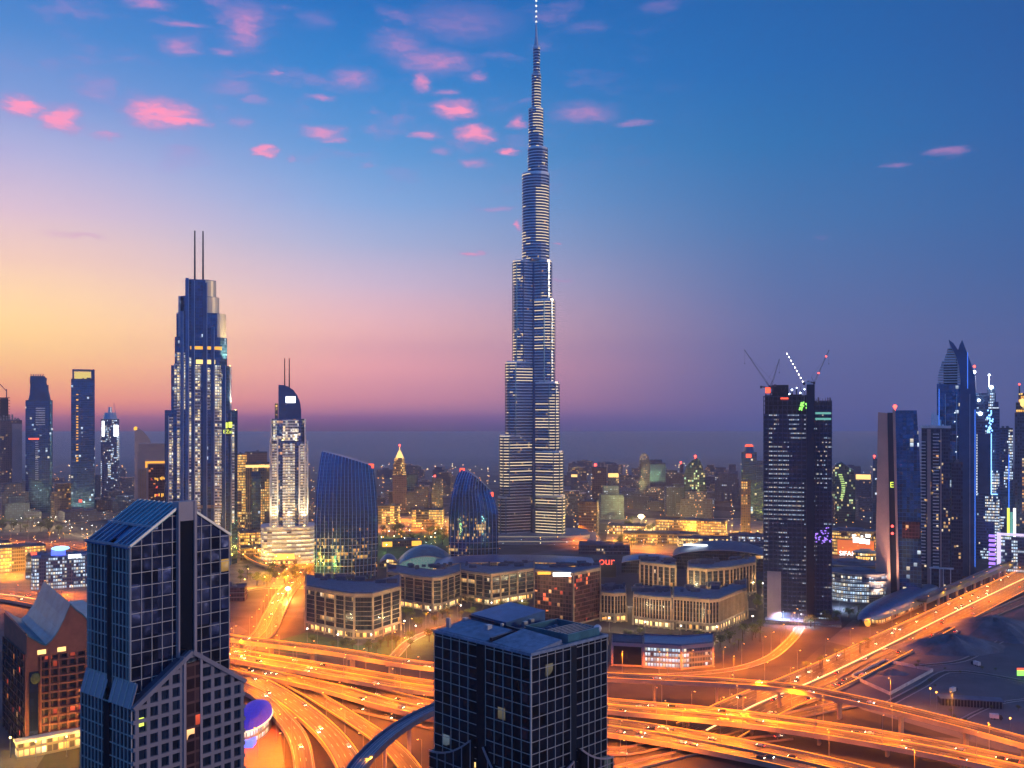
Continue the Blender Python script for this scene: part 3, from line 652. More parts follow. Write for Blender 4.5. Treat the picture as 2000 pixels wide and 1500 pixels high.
# ------------------------------------------------------------------ 2. stepped tower with twin masts
A = Tower('stepped_tower', 'tall stepped blue tower with twin black masts and gold corner panels', 'skyscraper', 393, 1250)
steps = [(323,464,801,1110,40), (335,452,715,801,36), (342,444,660,715,33), (345,441,613,660,30), (350,428,581,613,26), (362,422,548,581,22)]
g, rf = MB(), MB()
for i, (x0, x1, yt, yb, d) in enumerate(steps):
    a, b_ = A.X(x0), A.X(x1); z0, z1 = (0 if i == 0 else A.Z(yb)), A.Z(yt)
    poly = [(a, -d*.25), (a + 6, -d/2), (b_ - 9, -d/2), (b_, -d*.15), (b_, d/2), (a, d/2)]
    g.prism(poly, z0, z1); MB().cap(poly, z1).build('terrace_roof', 'dark_roof', A.root)
g.build('glass_wall', 'tower_plain', A.root)
def slab(px0, px1, yt, yb, y0, y1, name, mat, root=A): return MB().box(root.X(px0), root.X(px1), y0, y1, root.Z(yb), root.Z(yt)).build(name, mat, root.root)
def corner_panel(px0, px1, yt, yb, yf, name, mat):
    a, b_ = A.X(px0), A.X(px1); q = MB(); pts = [(a, yf)]
    for k in range(7): t_ = PI/2 * (k / 6); pts.append((a + (b_ - a) * math.sin(t_), yf + 12 * (1 - math.cos(t_)) + .01 * k))
    pts += [(b_, 9), (a, 9)]; q.solid(pts, A.Z(yb), A.Z(yt)); return q.build(name, mat, A.root)
corner_panel(401,422.5,549.5,581,-12.5,'gold_panel','gold_panel'); corner_panel(401,428.5,581.8,613,-14.5,'gold_panel','gold_panel'); corner_panel(424,441.8,613.6,660,-16.5,'gold_panel','gold_panel')
slab(446,452.6,716,800,-8,10,'white_panel','white_panel'); slab(341,349,712,722,-17,5,'white_panel','white_panel'); slab(349,353,582,700,-14,6,'white_panel','white_panel')
slab(458,464.6,802,1035,-7,12,'blue_fin','navy_panel')
# tall proud fins between the balcony stacks
for x0, x1, yt, y in ((353,358.5,612,-21),(363,369,548,-21),(374,380,552,-22),(396,404,556,-23),(412,418,640,-21.5),(434,440,715,-21),(326,331,812,-21),(446,451,805,-20)):
    slab(x0, x1, yt, 1105, y, -8, 'facade_fin', 'blue_metal' if int(x0) % 2 else 'navy_panel'); MB().box(A.X(x1) - .35, A.X(x1) + .35, y - .45, y + .6, 0, A.Z(yt)).build('fin_edge', 'steel', A.root)
for x0, x1, yt, yb in ((331,339.5,815,1030),(340.5,346,722,800),(346,353,690,1030),(359,362.5,690,800),(369,374,700,1040),(380.5,392,715,1035),(404,411,720,800),(418.5,431,715,1035),(427,433,722,1000),(452,458,830,1020)):
    s_ = MB(); z = A.Z(yb); n_ = 0
    while z < A.Z(yt):
        s_.box(A.X(x0) + .25, A.X(x1) - .25, -21.6, -9, z, z + 1.1); z += 3.9; n_ += 1
    s_.build('balcony_stack', 'white_panel', A.root)
    MB().box(A.X(x0) + .2, A.X(x1) - .2, -20.3, -9, A.Z(yb), A.Z(yt)).build('balcony_glazing', 'balcony_lit', A.root)
slab(372,433,678,684,-17.6,-10,'lit_terrace','amber_glow'); slab(383,420,704,712,-18.4,-10,'lit_terrace','shop_glow')
slab(381,433,984,990,-21.5,-9,'terrace_canopy','tan_panel')
for x in (380.5, 396.5): mast(A.root, A.X(x), -3, A.Z(550), A.Z(452), 1.25)
q = MB(); q.box(A.X(436), A.X(444), -20.8, -20.3, A.Z(836), A.Z(825)); q.box(A.X(446), A.X(453), -20.8, -20.3, A.Z(835), A.Z(824)); q.build('lit_sign', 'sign_yellow', A.root)
text_part('lit_letters', 'EZai', 6.5, (A.X(444.5), -20.9, A.Z(846)), (PI/2, 0, 0), 'sign_yellow', A.root)
slab(435,455,822,850,-20.2,-12,'sign_panel','dark_metal')

# ------------------------------------------------------------------ 3. tower with quarter-round crown and banded podium
D = Tower('crescent_top_tower', 'cream lit tower with quarter round crown and twin masts above a banded podium', 'skyscraper', 564, 1262)
g = MB(); a0, a1 = D.X(527), D.X(602)
poly = lambda x0, x1, d: [(D.X(x0), -d*.35), (D.X(x0) + 5, -d/2), (D.X(x1) - 5, -d/2), (D.X(x1), -d*.35), (D.X(x1), d/2), (D.X(x0), d/2)]
g.prism(poly(527,602,34), 0, D.Z(862)); g.cap(poly(527,602,34), D.Z(862)); g.prism(poly(529,597,30), D.Z(862), D.Z(818)); g.cap(poly(529,597,30), D.Z(818))
g.build('glass_wall', 'tower_blue', D.root)
MB().box(D.X(537), D.X(543), -10, 8, D.Z(818), D.Z(788)).build('stair_core', 'tower_gold', D.root)
prof = [(544, 818), (588, 818), (588, 800), (586, 786), (581, 773), (573, 762), (562, 755), (553, 752.5), (544, 752)]
q = MB(); fr_ = [(D.X(x), -11, D.Z(y)) for x, y in prof]; bk = [(x, 11, z) for x, _, z in fr_]
q.face(fr_); q.face(bk[::-1])
for k in range(len(fr_)): j = (k+1) % len(fr_); q.face([fr_[j], fr_[k], bk[k], bk[j]])
q.build('crown', 'navy_panel', D.root)
MB().box(D.X(558), D.X(577), -11.6, -11.05, D.Z(787), D.Z(774.5)).build('lit_screen', 'sign_white', D.root)
for x in (556, 565): mast(D.root, D.X(x), -2, D.Z(758), D.Z(700), .9)
for x0, x1, yt in ((527,530.5,860),(598.5,602,860),(541,544,850),(594,597,818),(529,531.5,818),(583,586,870)):
    MB().box(D.X(x0), D.X(x1), -18.2, -10, D.Z(1030), D.Z(yt)).build('white_pier', 'white_panel', D.root)
for x0, x1, yt, yb in ((531,541,866,1026),(552,576,866,1026),(586,598,866,1026),(533,541,822,860),(552,583,822,860)):
    s_ = MB(); z = D.Z(yb)
    while z < D.Z(yt): s_.box(D.X(x0), D.X(x1), -19.2, -9, z, z + 1.3); z += 3.6
    s_.build('balcony_stack', 'white_panel', D.root)
    MB().box(D.X(x0) + .2, D.X(x1) - .2, -18, -9, D.Z(yb), D.Z(yt)).build('balcony_glazing', 'balcony_lit', D.root)
q = MB(); pp = rrect(D.X(614) - D.X(512), 46, 12, 5, (D.X(614) + D.X(512))/2, -4); q.prism(pp, 0, D.Z(1024)); q.build('podium_glazing', 'podium_lit', D.root)
q = MB(); z = 2.0
while z < D.Z(1026):
    po = rrect(D.X(614) - D.X(512) + 2.4, 48.4, 13, 5, (D.X(614) + D.X(512))/2, -4); q.solid(po, z, z + 1.6); z += 5.4
q.solid(po, D.Z(1027), D.Z(1024)); q.build('podium_bands', 'white_panel', D.root)

# floodlights: small lamps on the terraces that wash the pale piers and the gold panels
def uplight(root, p_, aim, col, power, ang):
    p_, aim = Vector(p_), Vector(aim); d = (aim - p_).normalized()
    MB().cyl((p_.x, p_.y), .5, .7, p_.z - .9, p_.z - .1, 8).build('floodlight', 'yellow_glow', root)
    l = bpy.data.lights.new('floodlight_beam', 'SPOT'); l.color = col; l.energy = power; l.spot_size = math.radians(ang); l.spot_blend = .7; l.shadow_soft_size = .5
    o = bpy.data.objects.new('floodlight_beam', l); COL.objects.link(o); o.parent = root; o.location = p_ + d; o.rotation_euler = (-d).to_track_quat('Z', 'Y').to_euler()
for x in (535, 564, 594): uplight(D.root, (D.X(x), -25.5, D.Z(1024) + 1.2), (D.X(x), -17, D.Z(920)), (1, .80, .46), 220000, 60)
for x in (552, 578): uplight(D.root, (D.X(x), -22, D.Z(860) + 1.2), (D.X(x), -12, D.Z(800)), (1, .85, .6), 14000, 80)
uplight(A.root, (A.X(449.5), -13, A.Z(716) + 1.5), (A.X(427), -8, A.Z(615)), (1, .78, .40), 500000, 70)
uplight(A.root, (A.X(460), -14, A.Z(802) + 1.5), (A.X(452), -2, A.Z(745)), (1, .88, .66), 60000, 70)
# ------------------------------------------------------------------ 4. two blue towers with leaning ribs and slanted tops
plain('rib_steel', (.30, .46, .68), .35, .6, var=.1)
def sail(name, label, px, Y, prof_l, prof_r, depth, ribs, beac, bulge=2):
    T = Tower(name, label, 'tower', px, Y); N = 9
    def edge(p_, y):
        for (y0, x0), (y1, x1) in zip(p_[:-1], p_[1:]):
            if y0 <= y <= y1: return x0 + (x1 - x0) * (y - y0) / (y1 - y0)
        return p_[-1][1] if y > p_[-1][0] else p_[0][1]
    yl, yr, yb = prof_l[0][0], prof_r[0][0], max(prof_l[-1][0], prof_r[-1][0])
    rows, M_ = 16, 14
    def ring(t_):
        pts = []
        for k in range(M_ + 1):
            s_ = k / M_
            ytop = yl + (yr - yl) * s_ - bulge * math.sin(PI * s_); y = ytop + (yb - ytop) * t_
            xl, xr = edge(prof_l, max(y, yl)), edge(prof_r, max(y, yr)); x = xl + (xr - xl) * s_
            bow = math.sin(PI * s_)
            pts.append((T.X(x), -depth*.30 - depth*.30*bow, max(T.Z(y), 0)))
        for k in range(M_, -1, -1):
            x, _, z = pts[k]; pts.append((x, depth*.30 + depth*.2*math.sin(PI*k/M_), z))
        return pts
    rs = [ring(j / rows) for j in range(rows + 1)]
    T_ = MB(); T_.walls(rs[::-1]); T_.build('glass_wall', 'plaza_glass', T.root)
    q = MB(); top = rs[0]; n_ = M_ + 1
    for k in range(M_): q.face([top[k], top[k+1], top[2*n_-2-k], top[2*n_-1-k]])
    q.build('roof', 'blue_metal', T.root)
    q = MB()
    for k in range(ribs):
        s_ = (k + .5) / ribs * M_; i = int(s_); f_ = s_ - i
        pr = None
        for j in range(rows + 1):
            a, b_ = Vector(rs[j][i]), Vector(rs[j][min(i+1, M_)]); c = a.lerp(b_, f_) + Vector((0, -.5, 0))
            if pr is not None: q.bar(pr, c, .6, .9, (0, 1, 0))
            pr = c
    q.build('ribs', 'rib_steel', T.root)
    q = MB(); z = 8
    while z < T.Z(yb - (yb - yr) * .42):
        j = min(range(rows + 1), key=lambda j_: abs(rs[j_][M_//2][2] - z)); r_ = rs[j][:n_]
        for a, b_ in zip(r_[:-1], r_[1:]): q.bar((a[0], a[1] - .15, z), (b_[0], b_[1] - .15, z), .3, .5)
        z += 8
    q.build('floor_rails', 'mullion', T.root)
    for (x, y, w_) in beac:
        MB().box(T.X(x - w_), T.X(x + w_), -depth*.34, -depth*.05, T.Z(y + 6), T.Z(y - 2)).build('beacon', 'sign_red', T.root)
    return T
sail('sail_tower', 'wide blue ribbed tower with a straight roof sloping down to the right', 676, 1150, [(880,629),(900,625),(960,618),(1020,615),(1140,615)], [(910,729),(940,733),(1000,738),(1060,738),(1140,735)], 34, 16, [(725, 908, 5)])
sail('sail_tower', 'smaller blue ribbed tower with a curved shoulder and orange lit tip', 925, 1290, [(916,899),(935,890),(970,881),(1010,877),(1110,877)], [(958,959),(975,966),(1000,972),(1040,973),(1110,973)], 30, 13, [(903, 916, 5), (960, 963, 3.5)], 9)

# ------------------------------------------------------------------ 5. near tower at the left: twin gabled glass volumes
def axes_thing(name, label, cat, px, Y, theta):
    th = math.radians(theta); return thing(name, label, cat, (wx(px, Y), Y, 0), PI/2 - th)
def solve(px0, Y, theta, px, left=False):
    th = math.radians(theta); dx, dy = (math.sin(th), math.cos(th)) if not left else (-math.cos(th), math.sin(th))
    k = (px - 1000) / F; x0 = wx(px0, Y); return (k*Y - x0) / (dx - k*dy)
def grid(mb, axis, c, u0, u1, z0, ztop, us, zs, w, d, sgn=-1, hfun=None):
    """proud grid on the plane axis=c; us = verticals, zs = horizontals; ztop(u) gives the upper edge"""
    for u in us:
        zt = ztop(u)
        if zt - z0 < .3: continue
        lo, hi = sorted((c, c + sgn*d))
        if axis == 'y': mb.box(u - w/2, u + w/2, lo, hi, z0, zt)
        else: mb.box(lo, hi, u - w/2, u + w/2, z0, zt)
    for z in zs:
        N = 60; seg = None
        lo, hi = sorted((c + sgn*.03, c + sgn*(d + .06)))
        ok = [(u0 + (u1-u0)*k/N) for k in range(N+1) if ztop(u0 + (u1-u0)*k/N) >= z - .01]
        if len(ok) < 2: continue
        a, b_ = ok[0], ok[-1]
        if axis == 'y': mb.box(a, b_, lo, hi, z - w/2, z + w/2)
        else: mb.box(lo, hi, a, b_, z - w/2, z + w/2)
YL, TL = 285.0, 39.0
LT = axes_thing('gabled_glass_tower', 'near dark glass tower with stepped gables, pale grid and teal roof', 'tower', 255, YL, TL)
La, Lb = solve(255, YL, TL, 447), solve(255, YL, TL, 172, True)
ze, za = wz(1068, YL), wz(1068, YL) + 11.2
def gable(x0, x1, ye, ya): 
    def f_(x):
        t_ = abs((x - (x0 + x1)/2) / ((x1 - x0)/2)); return ya + (ye - ya) * min(t_, 1)
    return f_
gf = gable(0, La, ze, za)
def gable_body(x0, x1, y0, y1, zb_, e, a, name, mat):
    q = MB(); xm = (x0 + x1)/2
    q.face([(x0,y0,zb_),(x1,y0,zb_),(x1,y0,e),(xm,y0,a),(x0,y0,e)], ((0,zb_),(x1-x0,zb_),(x1-x0,e),(xm-x0,a),(0,e)))
    q.face([(x1,y1,zb_),(x0,y1,zb_),(x0,y1,e),(xm,y1,a),(x1,y1,e)], ((0,zb_),(x1-x0,zb_),(x1-x0,e),(xm-x0,a),(0,e)))
    q.face([(x0,y1,zb_),(x0,y0,zb_),(x0,y0,e),(x0,y1,e)], ((0,zb_),(y1-y0,zb_),(y1-y0,e),(0,e)))
    q.face([(x1,y0,zb_),(x1,y1,zb_),(x1,y1,e),(x1,y0,e)], ((0,zb_),(y1-y0,zb_),(y1-y0,e),(0,e)))
    return q.build(name, mat, LT)
gable_body(0, La, 0, Lb, 80, ze, za, 'upper_glazing', 'glass_front')
fl = 3.95; us_r = [La*k/10 for k in range(11)]; zs = [ze - fl*k for k in range(-4, 20)]
sh0, sh1 = La*.455, La*.60
q = MB(); grid(q, 'y', 0, 0, La, 80, gf, [u for u in us_r if not (sh0 - .4 < u < sh1 + .4)], zs, .17, .26); q.build('mullions', 'mullion', LT)
g0, g1 = Lb*.40, Lb*.52
q = MB(); grid(q, 'x', 0, 0, Lb, 80, lambda u: ze, [Lb*k/12 for k in range(13) if not (g0 - .1 < Lb*k/12 < g1 + .1)] + [g0, g1] + [.9, Lb - .9], [z for z in zs if z <= ze], .22, .3); q.build('mullions', 'mullion', LT)
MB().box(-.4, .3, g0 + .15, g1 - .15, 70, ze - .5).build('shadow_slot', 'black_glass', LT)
# roof planes: left one split by the slot, seams standing proud
q = MB(); xm = La/2
def roofq(y0, y1, x0, x1, lift=.25):
    s_ = (za - ze) / xm; f_ = lambda x: ze + s_*x + lift
    q.face([(x0,y1,f_(x0)),(x0,y0,f_(x0)),(x1,y0,f_(x1)),(x1,y1,f_(x1))]); q.face([(x0,y0,f_(x0)-.6),(x0,y1,f_(x0)-.6),(x0,y1,f_(x0)),(x0,y0,f_(x0))][::-1])
    q.face([(x0,y0,f_(x0)-.6),(x1,y0,f_(x1)-.6),(x1,y0,f_(x1)),(x0,y0,f_(x0))])
roofq(-.5, g0, -.6, xm*.42); roofq(g1, Lb + .5, -.6, xm*.42); roofq(g0, g1, 2.5, xm*.42, -.4)
q.build('lower_roof_panel', 'blue_metal', LT)
q = MB(); roofq(-.5, Lb + .5, xm*.42, xm); q.build('roof', 'teal_metal', LT)
q = MB(); s_ = (za - ze)/xm
for k in range(9):
    y = Lb*(k + .5)/9
    if g0 - .5 < y < g1 + .5: q.bar((xm*.44, y, ze + s_*xm*.44 + .3), (xm, y, za + .3), .35, .5)
    else: q.bar((-.5, y, ze + .3), (xm, y, za + .3), .35, .5)
q.bar((xm*.42, -.5, ze + s_*xm*.42 + .45), (xm*.42, Lb + .5, ze + s_*xm*.42 + .45), .9, .7); q.bar((-.5, -.45, ze + .2), (xm, -.45, za + .35), .6, .7); q.bar((xm, -.45, za + .35), (La + .5, -.45, ze + .2), .6, .7)
q.bar((-.55, -.4, ze + .1), (-.55, Lb + .5, ze + .1), .5, .7); q.build('roof_seams', 'steel', LT)
q = MB(); q.face([(xm, Lb+.5, za+.2), (xm, -.5, za+.2), (La+.5, -.5, ze+.1), (La+.5, Lb+.5, ze+.1)]); q.build('roof', 'teal_metal', LT)
# central shaft
q = MB(); q.box(sh0, sh1, -1.0, 2, 60, za - 5); q.build('central_shaft', 'black_glass', LT)
q = MB(); q.box(sh0 - .5, sh0, -1.5, 2, 60, za + .9); q.box(sh1, sh1 + .9, -1.6, 2, 60, za + .9); q.box(sh0, sh1, -1.3, 2, za - 5, za + .9); q.build('shaft_frame', 'cladding', LT)
q = MB()
for z, x in ((111, .3), (117, .6)): q.box(sh0 + (sh1-sh0)*x, sh0 + (sh1-sh0)*x + .9, -1.3, -1.02, z, z + 1.3)
q.build('lit_pane', 'shop_glow', LT)
# lower volume
E = 3.6; zle = wz(1378, YL); zla = zle + 13.0
x0, x1 = -1.6, La + 3.2
gl = gable(x0, x1, zle, zla)
gable_body(x0, x1, -E, Lb + 1, 0, zle, zla, 'lower_glazing', 'glass_dark')
q = MB(); us = [x0 + 1.2 + (x1 - x0 - 2.4)*k/10 for k in range(11)]
grid(q, 'y', -E, x0, x1, 0, gl, [u for u in us if not (sh0 - 1 < u < sh1 + 1.2)], [zle - fl*k for k in range(-3, 12)], 1.15, .7); q.build('stone_grid', 'mauve_stone', LT)
q = MB(); q.bar((x0, -E-.6, zle), ((x0+x1)/2, -E-.6, zla), 1.5, 1.3); q.bar(((x0+x1)/2, -E-.6, zla), (x1, -E-.6, zle), 1.5, 1.3); q.build('gable_trim', 'mauve_stone', LT)
q = MB(); grid(q, 'x', x0, -E, Lb + 1, 0, lambda u: zle, [-E + (Lb + 1 + E)*k/14 for k in range(15)], [zle - fl*k for k in range(0, 12)], .22, .3); q.build('mullions', 'mullion', LT)
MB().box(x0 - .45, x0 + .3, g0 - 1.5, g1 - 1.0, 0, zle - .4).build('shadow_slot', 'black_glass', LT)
q = MB(); xmm = (x0 + x1)/2
for (ya, yb_) in ((-E - .2, g0 - .9), (g1 - .6, Lb + 1)):
    q.face([(x0-.5, yb_, zle), (x0-.5, ya, zle), (.02, ya, zle + 7.0), (.02, yb_, zle + 7.0)]); q.face([(x0-.5, ya, zle), (x0-.5, ya, zle-.5), (.02, ya, zle+6), (.02, ya, zle+7)])
q.build('skirt_roof', 'cladding', LT)
q = MB()
for k in range(9):
    y = -E + (Lb + 1 + E)*(k + .3)/9
    if g0 - 1.2 < y < g1 - .3: continue
    q.bar((x0-.5, y, zle + .1), (0, y, zle + 7.1), .3, .35)
q.build('skirt_seams', 'mullion', LT)
q = MB(); sl_ = (zla - zle)/(xmm - x0)
q.face([(x0-.5, 0, zle), (x0-.5, -E-.9, zle), (xmm, -E-.9, zla), (xmm, 0, zla)]); q.face([(xmm, 0, zla), (xmm, -E-.9, zla), (x1+.5, -E-.9, zle), (x1+.5, 0, zle)]); q.build('gable_roof', 'dark_roof', LT)
MB().box(sh0, sh1, -E - .9, -E + 1, 0, zla - 3).build('lower_shaft', 'red_glass', LT)
q = MB(); q.box(sh0 - .8, sh0, -E - 1.2, -E + 1, 0, zla - 1); q.box(sh1, sh1 + .8, -E - 1.2, -E + 1, 0, zla - 1); q.build('shaft_frame', 'cladding', LT)
MB().box(us[0] + .7, us[0] + 2.4, -E - .25, -E - .05, zle - 5.6, zle - 3.2).build('lit_pane', 'sign_yellow', LT)
MB().box(us[0] + .6, us[0] + 2.9, -E - .25, -E - .05, zle - 28.4, zle - 26).build('lit_pane', 'amber_glow', LT)

# ------------------------------------------------------------------ 6. near tower in the middle: dark cube with pale grid
YC, TC = 320.0, 45.0
CB = axes_thing('square_glass_tower', 'near square black glass tower with pale grid, slots and a blue roof', 'tower', 1037, YC, TC)
Ca, Cb = solve(1037, YC, TC, 1185), solve(1037, YC, TC, 849, True)
zt = wz(1281, YC)
facade('cube_glass', (.028, .034, .062), (.03, .03, .04), Ca/11, 3.95, 0.0, .0, .018, COOL, .30, .8, .06, grain=.8, tilt=.16)
q = MB(); q.prism([(0,0),(Ca,0),(Ca,Cb),(0,Cb)], 0, zt - .2); q.build('curtain_wall', 'cube_glass', CB)
ra, rb = (Ca*.50, Ca*.575), (Cb*.445, Cb*.535)
zs = [zt - 1.0 - 3.95*k for k in range(0, 32)]
usx = [ra[0]*k/5 for k in range(6)] + [ra[1] + (Ca - ra[1])*k/5 for k in range(6)]
usy = [rb[0]*k/5 for k in range(6)] + [rb[1] + (Cb - rb[1])*k/5 for k in range(6)]
q = MB(); grid(q, 'y', 0, 0, ra[0], 0, lambda u: zt, usx[:6], zs, .17, .24); grid(q, 'y', 0, ra[1], Ca, 0, lambda u: zt, usx[6:], zs, .17, .24); q.build('mullions', 'mullion', CB)
q = MB(); grid(q, 'x', 0, 0, rb[0], 0, lambda u: zt, usy[:6], zs, .17, .24); grid(q, 'x', 0, rb[1], Cb, 0, lambda u: zt, usy[6:], zs, .17, .24); q.build('mullions', 'mullion', CB)
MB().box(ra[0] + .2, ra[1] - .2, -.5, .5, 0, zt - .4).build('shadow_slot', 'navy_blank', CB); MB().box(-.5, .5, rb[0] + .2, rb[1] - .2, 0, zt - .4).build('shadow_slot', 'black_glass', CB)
MB().box(-.25, .25, -.25, .25, 0, zt).build('corner_post', 'mullion', CB)
q = MB(); q.box(.3, Ca, .3, Cb, zt - .19, zt); 
for a in ((-.4, Ca + .4, -.4, .5), (-.4, .5, .5, Cb + .4), (Ca - .5, Ca + .4, .5, Cb + .4), (.5, Ca - .5, Cb - .5, Cb + .4)): q.box(a[0], a[1], a[2], a[3], zt - .1, zt + .9)
q.build('roof', 'roof_blue', CB)
q = MB()
def wedge(x0, x1, y0, y1, z00, z10, z11, z01):
    t_ = [(x0,y0,z00),(x1,y0,z10),(x1,y1,z11),(x0,y1,z01)]; b_ = [(x,y,zt+.02) for x,y,_ in t_]
    q.face(t_)
    for k in range(4): j = (k+1)%4; q.face([b_[k], b_[j], t_[j], t_[k]])
wedge(1.2, Ca*.42, 1.2, Cb*.40, zt + .6, zt + 2.4, zt + 3.4, zt + 1.2)
wedge(1.2, Ca*.36, Cb*.47, Cb - 1.5, zt + 1.0, zt + 2.8, zt + 3.2, zt + 1.0)
q.build('roof_panel', 'roof_blue', CB)
q = MB(); wedge(Ca*.42, Ca - 2, Cb*.58, Cb - 1.6, zt + 4.2, zt + 5.6, zt + 6.2, zt + 4.6); q.build('plant_house', 'blue_metal', CB)
q = MB()
px0, px1, py0, py1 = Ca*.52, Ca - 1.8, 1.8, Cb*.46
for a in ((px0, px1, py0, py0+.5), (px0, px1, py1-.5, py1), (px0, px0+.5, py0+.5, py1-.5), (px1-.5, px1, py0+.5, py1-.5)): q.box(*a, zt + .02, zt + 3.4)
q.build('plant_screen', 'teal_metal', CB)
R = random.Random(5)
for i in range(4):
    for j in range(3):
        x, y = px0 + 2 + i*(px1-px0-3)/4, py0 + 1.6 + j*(py1-py0-2)/3; h_ = R.uniform(1.2, 2.6)
        MB().box(x, x + 2.2, y, y + 2.0, zt + .02, zt + h_).cyl((x + 1.1, y + 1.0), .7, .7, zt + h_, zt + h_ + .4, 10).build('cooling_unit', 'grey_roof', CB)
for k in range(10): x, y = R.uniform(2, Ca*.9), R.uniform(Cb*.5, Cb - 3); MB().box(x, x + R.uniform(.8, 2.4), y, y + R.uniform(.8, 2), zt + .02, zt + R.uniform(3.6, 5.2)).build('vent_box', 'steel', CB)

q = MB()
for k in range(7): q.bar((px0 + 1, py0 + 1 + k*1.6, zt + 3.2), (px1 - 1, py0 + 1 + k*1.6, zt + 3.2), .2, .2)
for x in (Ca*.45, Ca*.6, Ca*.8): q.bar((x, 2, zt + .5), (x, Cb - 3, zt + .5), .5, .5)
q.build('roof_pipes', 'steel', CB)
q = MB(); q.ball((Ca - 1.5, 3.0, zt + 2.6), 1.5, 1.5, 1.5, 10, 6); q.cyl((Ca - 1.5, 3.0), .3, .3, zt, zt + 1.4, 6); q.build('roof_dome', 'white_panel', CB, True)
q = MB(); q.bar((Ca*.40, Cb*.2, zt+2.2), (Ca*.40, Cb - 2, zt + 4), .8, .8); q.bar((2, Cb*.435, zt + 1.6), (Ca - 2, Cb*.50, zt + 2.4), 1.1, 1.2); q.build('roof_beam', 'navy_blank', CB)
# swept bays at the foot of each face
def bay(axis, u0, u1, zl, zr, d, name='swept_bay'):
    q = MB(); gr = MB(); N = 10; prev = None
    for k in range(N + 1):
        t_ = k/N; u = u0 + (u1-u0)*t_; z = zl + (zr - zl)*(t_**2 if zr > zl else 1 - (1 - t_)**2)
        if prev:
            pu, pz = prev
            mk = (lambda u_, dd, z_: (u_, -dd, z_)) if axis == 'y' else (lambda u_, dd, z_: (-dd, u_, z_))
            q.face([mk(pu, d, 0), mk(u, d, 0), mk(u, d, z), mk(pu, d, pz)]); q.face([mk(pu, d, pz), mk(u, d, z), mk(u, 0, z), mk(pu, 0, pz)])
            gr.bar(mk(pu, d + .1, pz), mk(u, d + .1, z), .5, .6)
            if k % 2 == 0: gr.bar(mk(u, d + .1, 0), mk(u, d + .1, z), .25, .3)
        else: pass
        prev = (u, z)
    zz = min(zl, zr)
    mk = (lambda u_, dd, z_: (u_, -dd, z_)) if axis == 'y' else (lambda u_, dd, z_: (-dd, u_, z_))
    for e, z in ((u0, zl), (u1, zr)): q.face([mk(e, 0, 0), mk(e, d, 0), mk(e, d, z), mk(e, 0, z)])
    for j in range(8): gr.bar(mk(u0, d + .1, zz - 2 - 3.95*j), mk(u1, d + .1, zz - 2 - 3.95*j), .25, .3)
    q.build(name, 'cube_glass', CB); gr.build('bay_frame', 'cladding', CB)
bay('x', Cb + .4, rb[1] + 1, wz(1462, 355), wz(1452, 345) + 3.5, 2.2); bay('x', rb[0] - .5, Cb*.18, wz(1458, 340) + 2, wz(1500, 330) - 4, 1.8)
bay('y', Ca*.30, ra[0] - .3, wz(1505, 330), wz(1462, 345), 1.8); bay('y', ra[1] + .3, Ca + .8, wz(1455, 345) + 2, wz(1462, 355), 2.2)
MB().box(-.3, -.05, rb[1] + .6, rb[1] + 3.2, zt - 45.2, zt - 41.8).build('lit_pane', 'shop_glow', CB)

# ------------------------------------------------------------------ 7. brown brick block at the left edge with curved blue roof
YB, TB = 556.0, 52.0
BB = axes_thing('brown_block', 'brown brick apartment block with swept blue roof and balconies', 'apartment block', 50, YB, TB)
Ba, Bb = solve(50, YB, TB, 215), solve(50, YB, TB, 8, True); zb0 = wz(1278, YB)
facade('brown_glass', (.08, .08, .10), (.20, .085, .055), 4.6, 4.6, .2, .12, .07, RED, 1.3, .6, .2)
q = MB(); q.prism([(0,0),(Ba,0),(Ba,Bb),(0,Bb)], 0, zb0); q.build('wall', 'brown_glass', BB)
for k in range(1, 13):
    q = MB(); z = zb0 - 4.6*k; N = 16
    for j in range(N):
        a, b_ = Ba*.16 + Ba*.84*j/N, Ba*.16 + Ba*.84*(j+1)/N; f_ = lambda u: -1.6 - 2.6*math.sin(PI*min(1, max(0, (u - Ba*.16)/(Ba*.84))))
        q.face([(a,f_(a),z),(b_,f_(b_),z),(b_,.1,z),(a,.1,z)]); q.face([(a,f_(a),z),(b_,f_(b_),z),(b_,f_(b_),z-1.0),(a,f_(a),z-1.0)][::-1]); q.face([(a,f_(a),z-1),(b_,f_(b_),z-1),(b_,.1,z-1),(a,.1,z-1)][::-1])
    q.build('balcony_slab', 'brown_brick', BB)
q = MB()
for u in [Ba*.16 + Ba*.84*j/8 for j in range(9)]: q.box(u - .45, u + .45, -3.2, .1, 0, zb0 + .5)
q.box(-.5, Ba*.16, -2.2, .1, zb0*.0, zb0 + .5); q.build('brick_piers', 'brown_brick', BB)
q = MB(); grid(q, 'x', 0, 0, Bb, 0, lambda u: zb0, [Bb*k/7 for k in range(8)], [zb0 - 4.6*k for k in range(12)], .5, .9); q.build('side_balconies', 'dark_metal', BB)
MB().box(Ba*.03, Ba*.13, -2.9, -2.25, 6, zb0 - 10).build('stair_window', 'glass_dark', BB)
q = MB(); N = 14
ro = [(Ba*k/N, wz(1236, YB) - 9*math.sin(PI*min(1, k/N*1.5)) + (21*max(0, 1 - abs(k/N - .50)*3.4)**1.3)) for k in range(N+1)]
for (a, za_), (b_, zb_) in zip(ro[:-1], ro[1:]):
    q.face([(a,-3.4,za_),(b_,-3.4,zb_),(b_,Bb+2,zb_+4),(a,Bb+2,za_+4)]); q.face([(a,-3.4,za_-1),(b_,-3.4,zb_-1),(b_,-3.4,zb_),(a,-3.4,za_)])
q.build('swept_roof', 'teal_metal', BB)
q = MB()
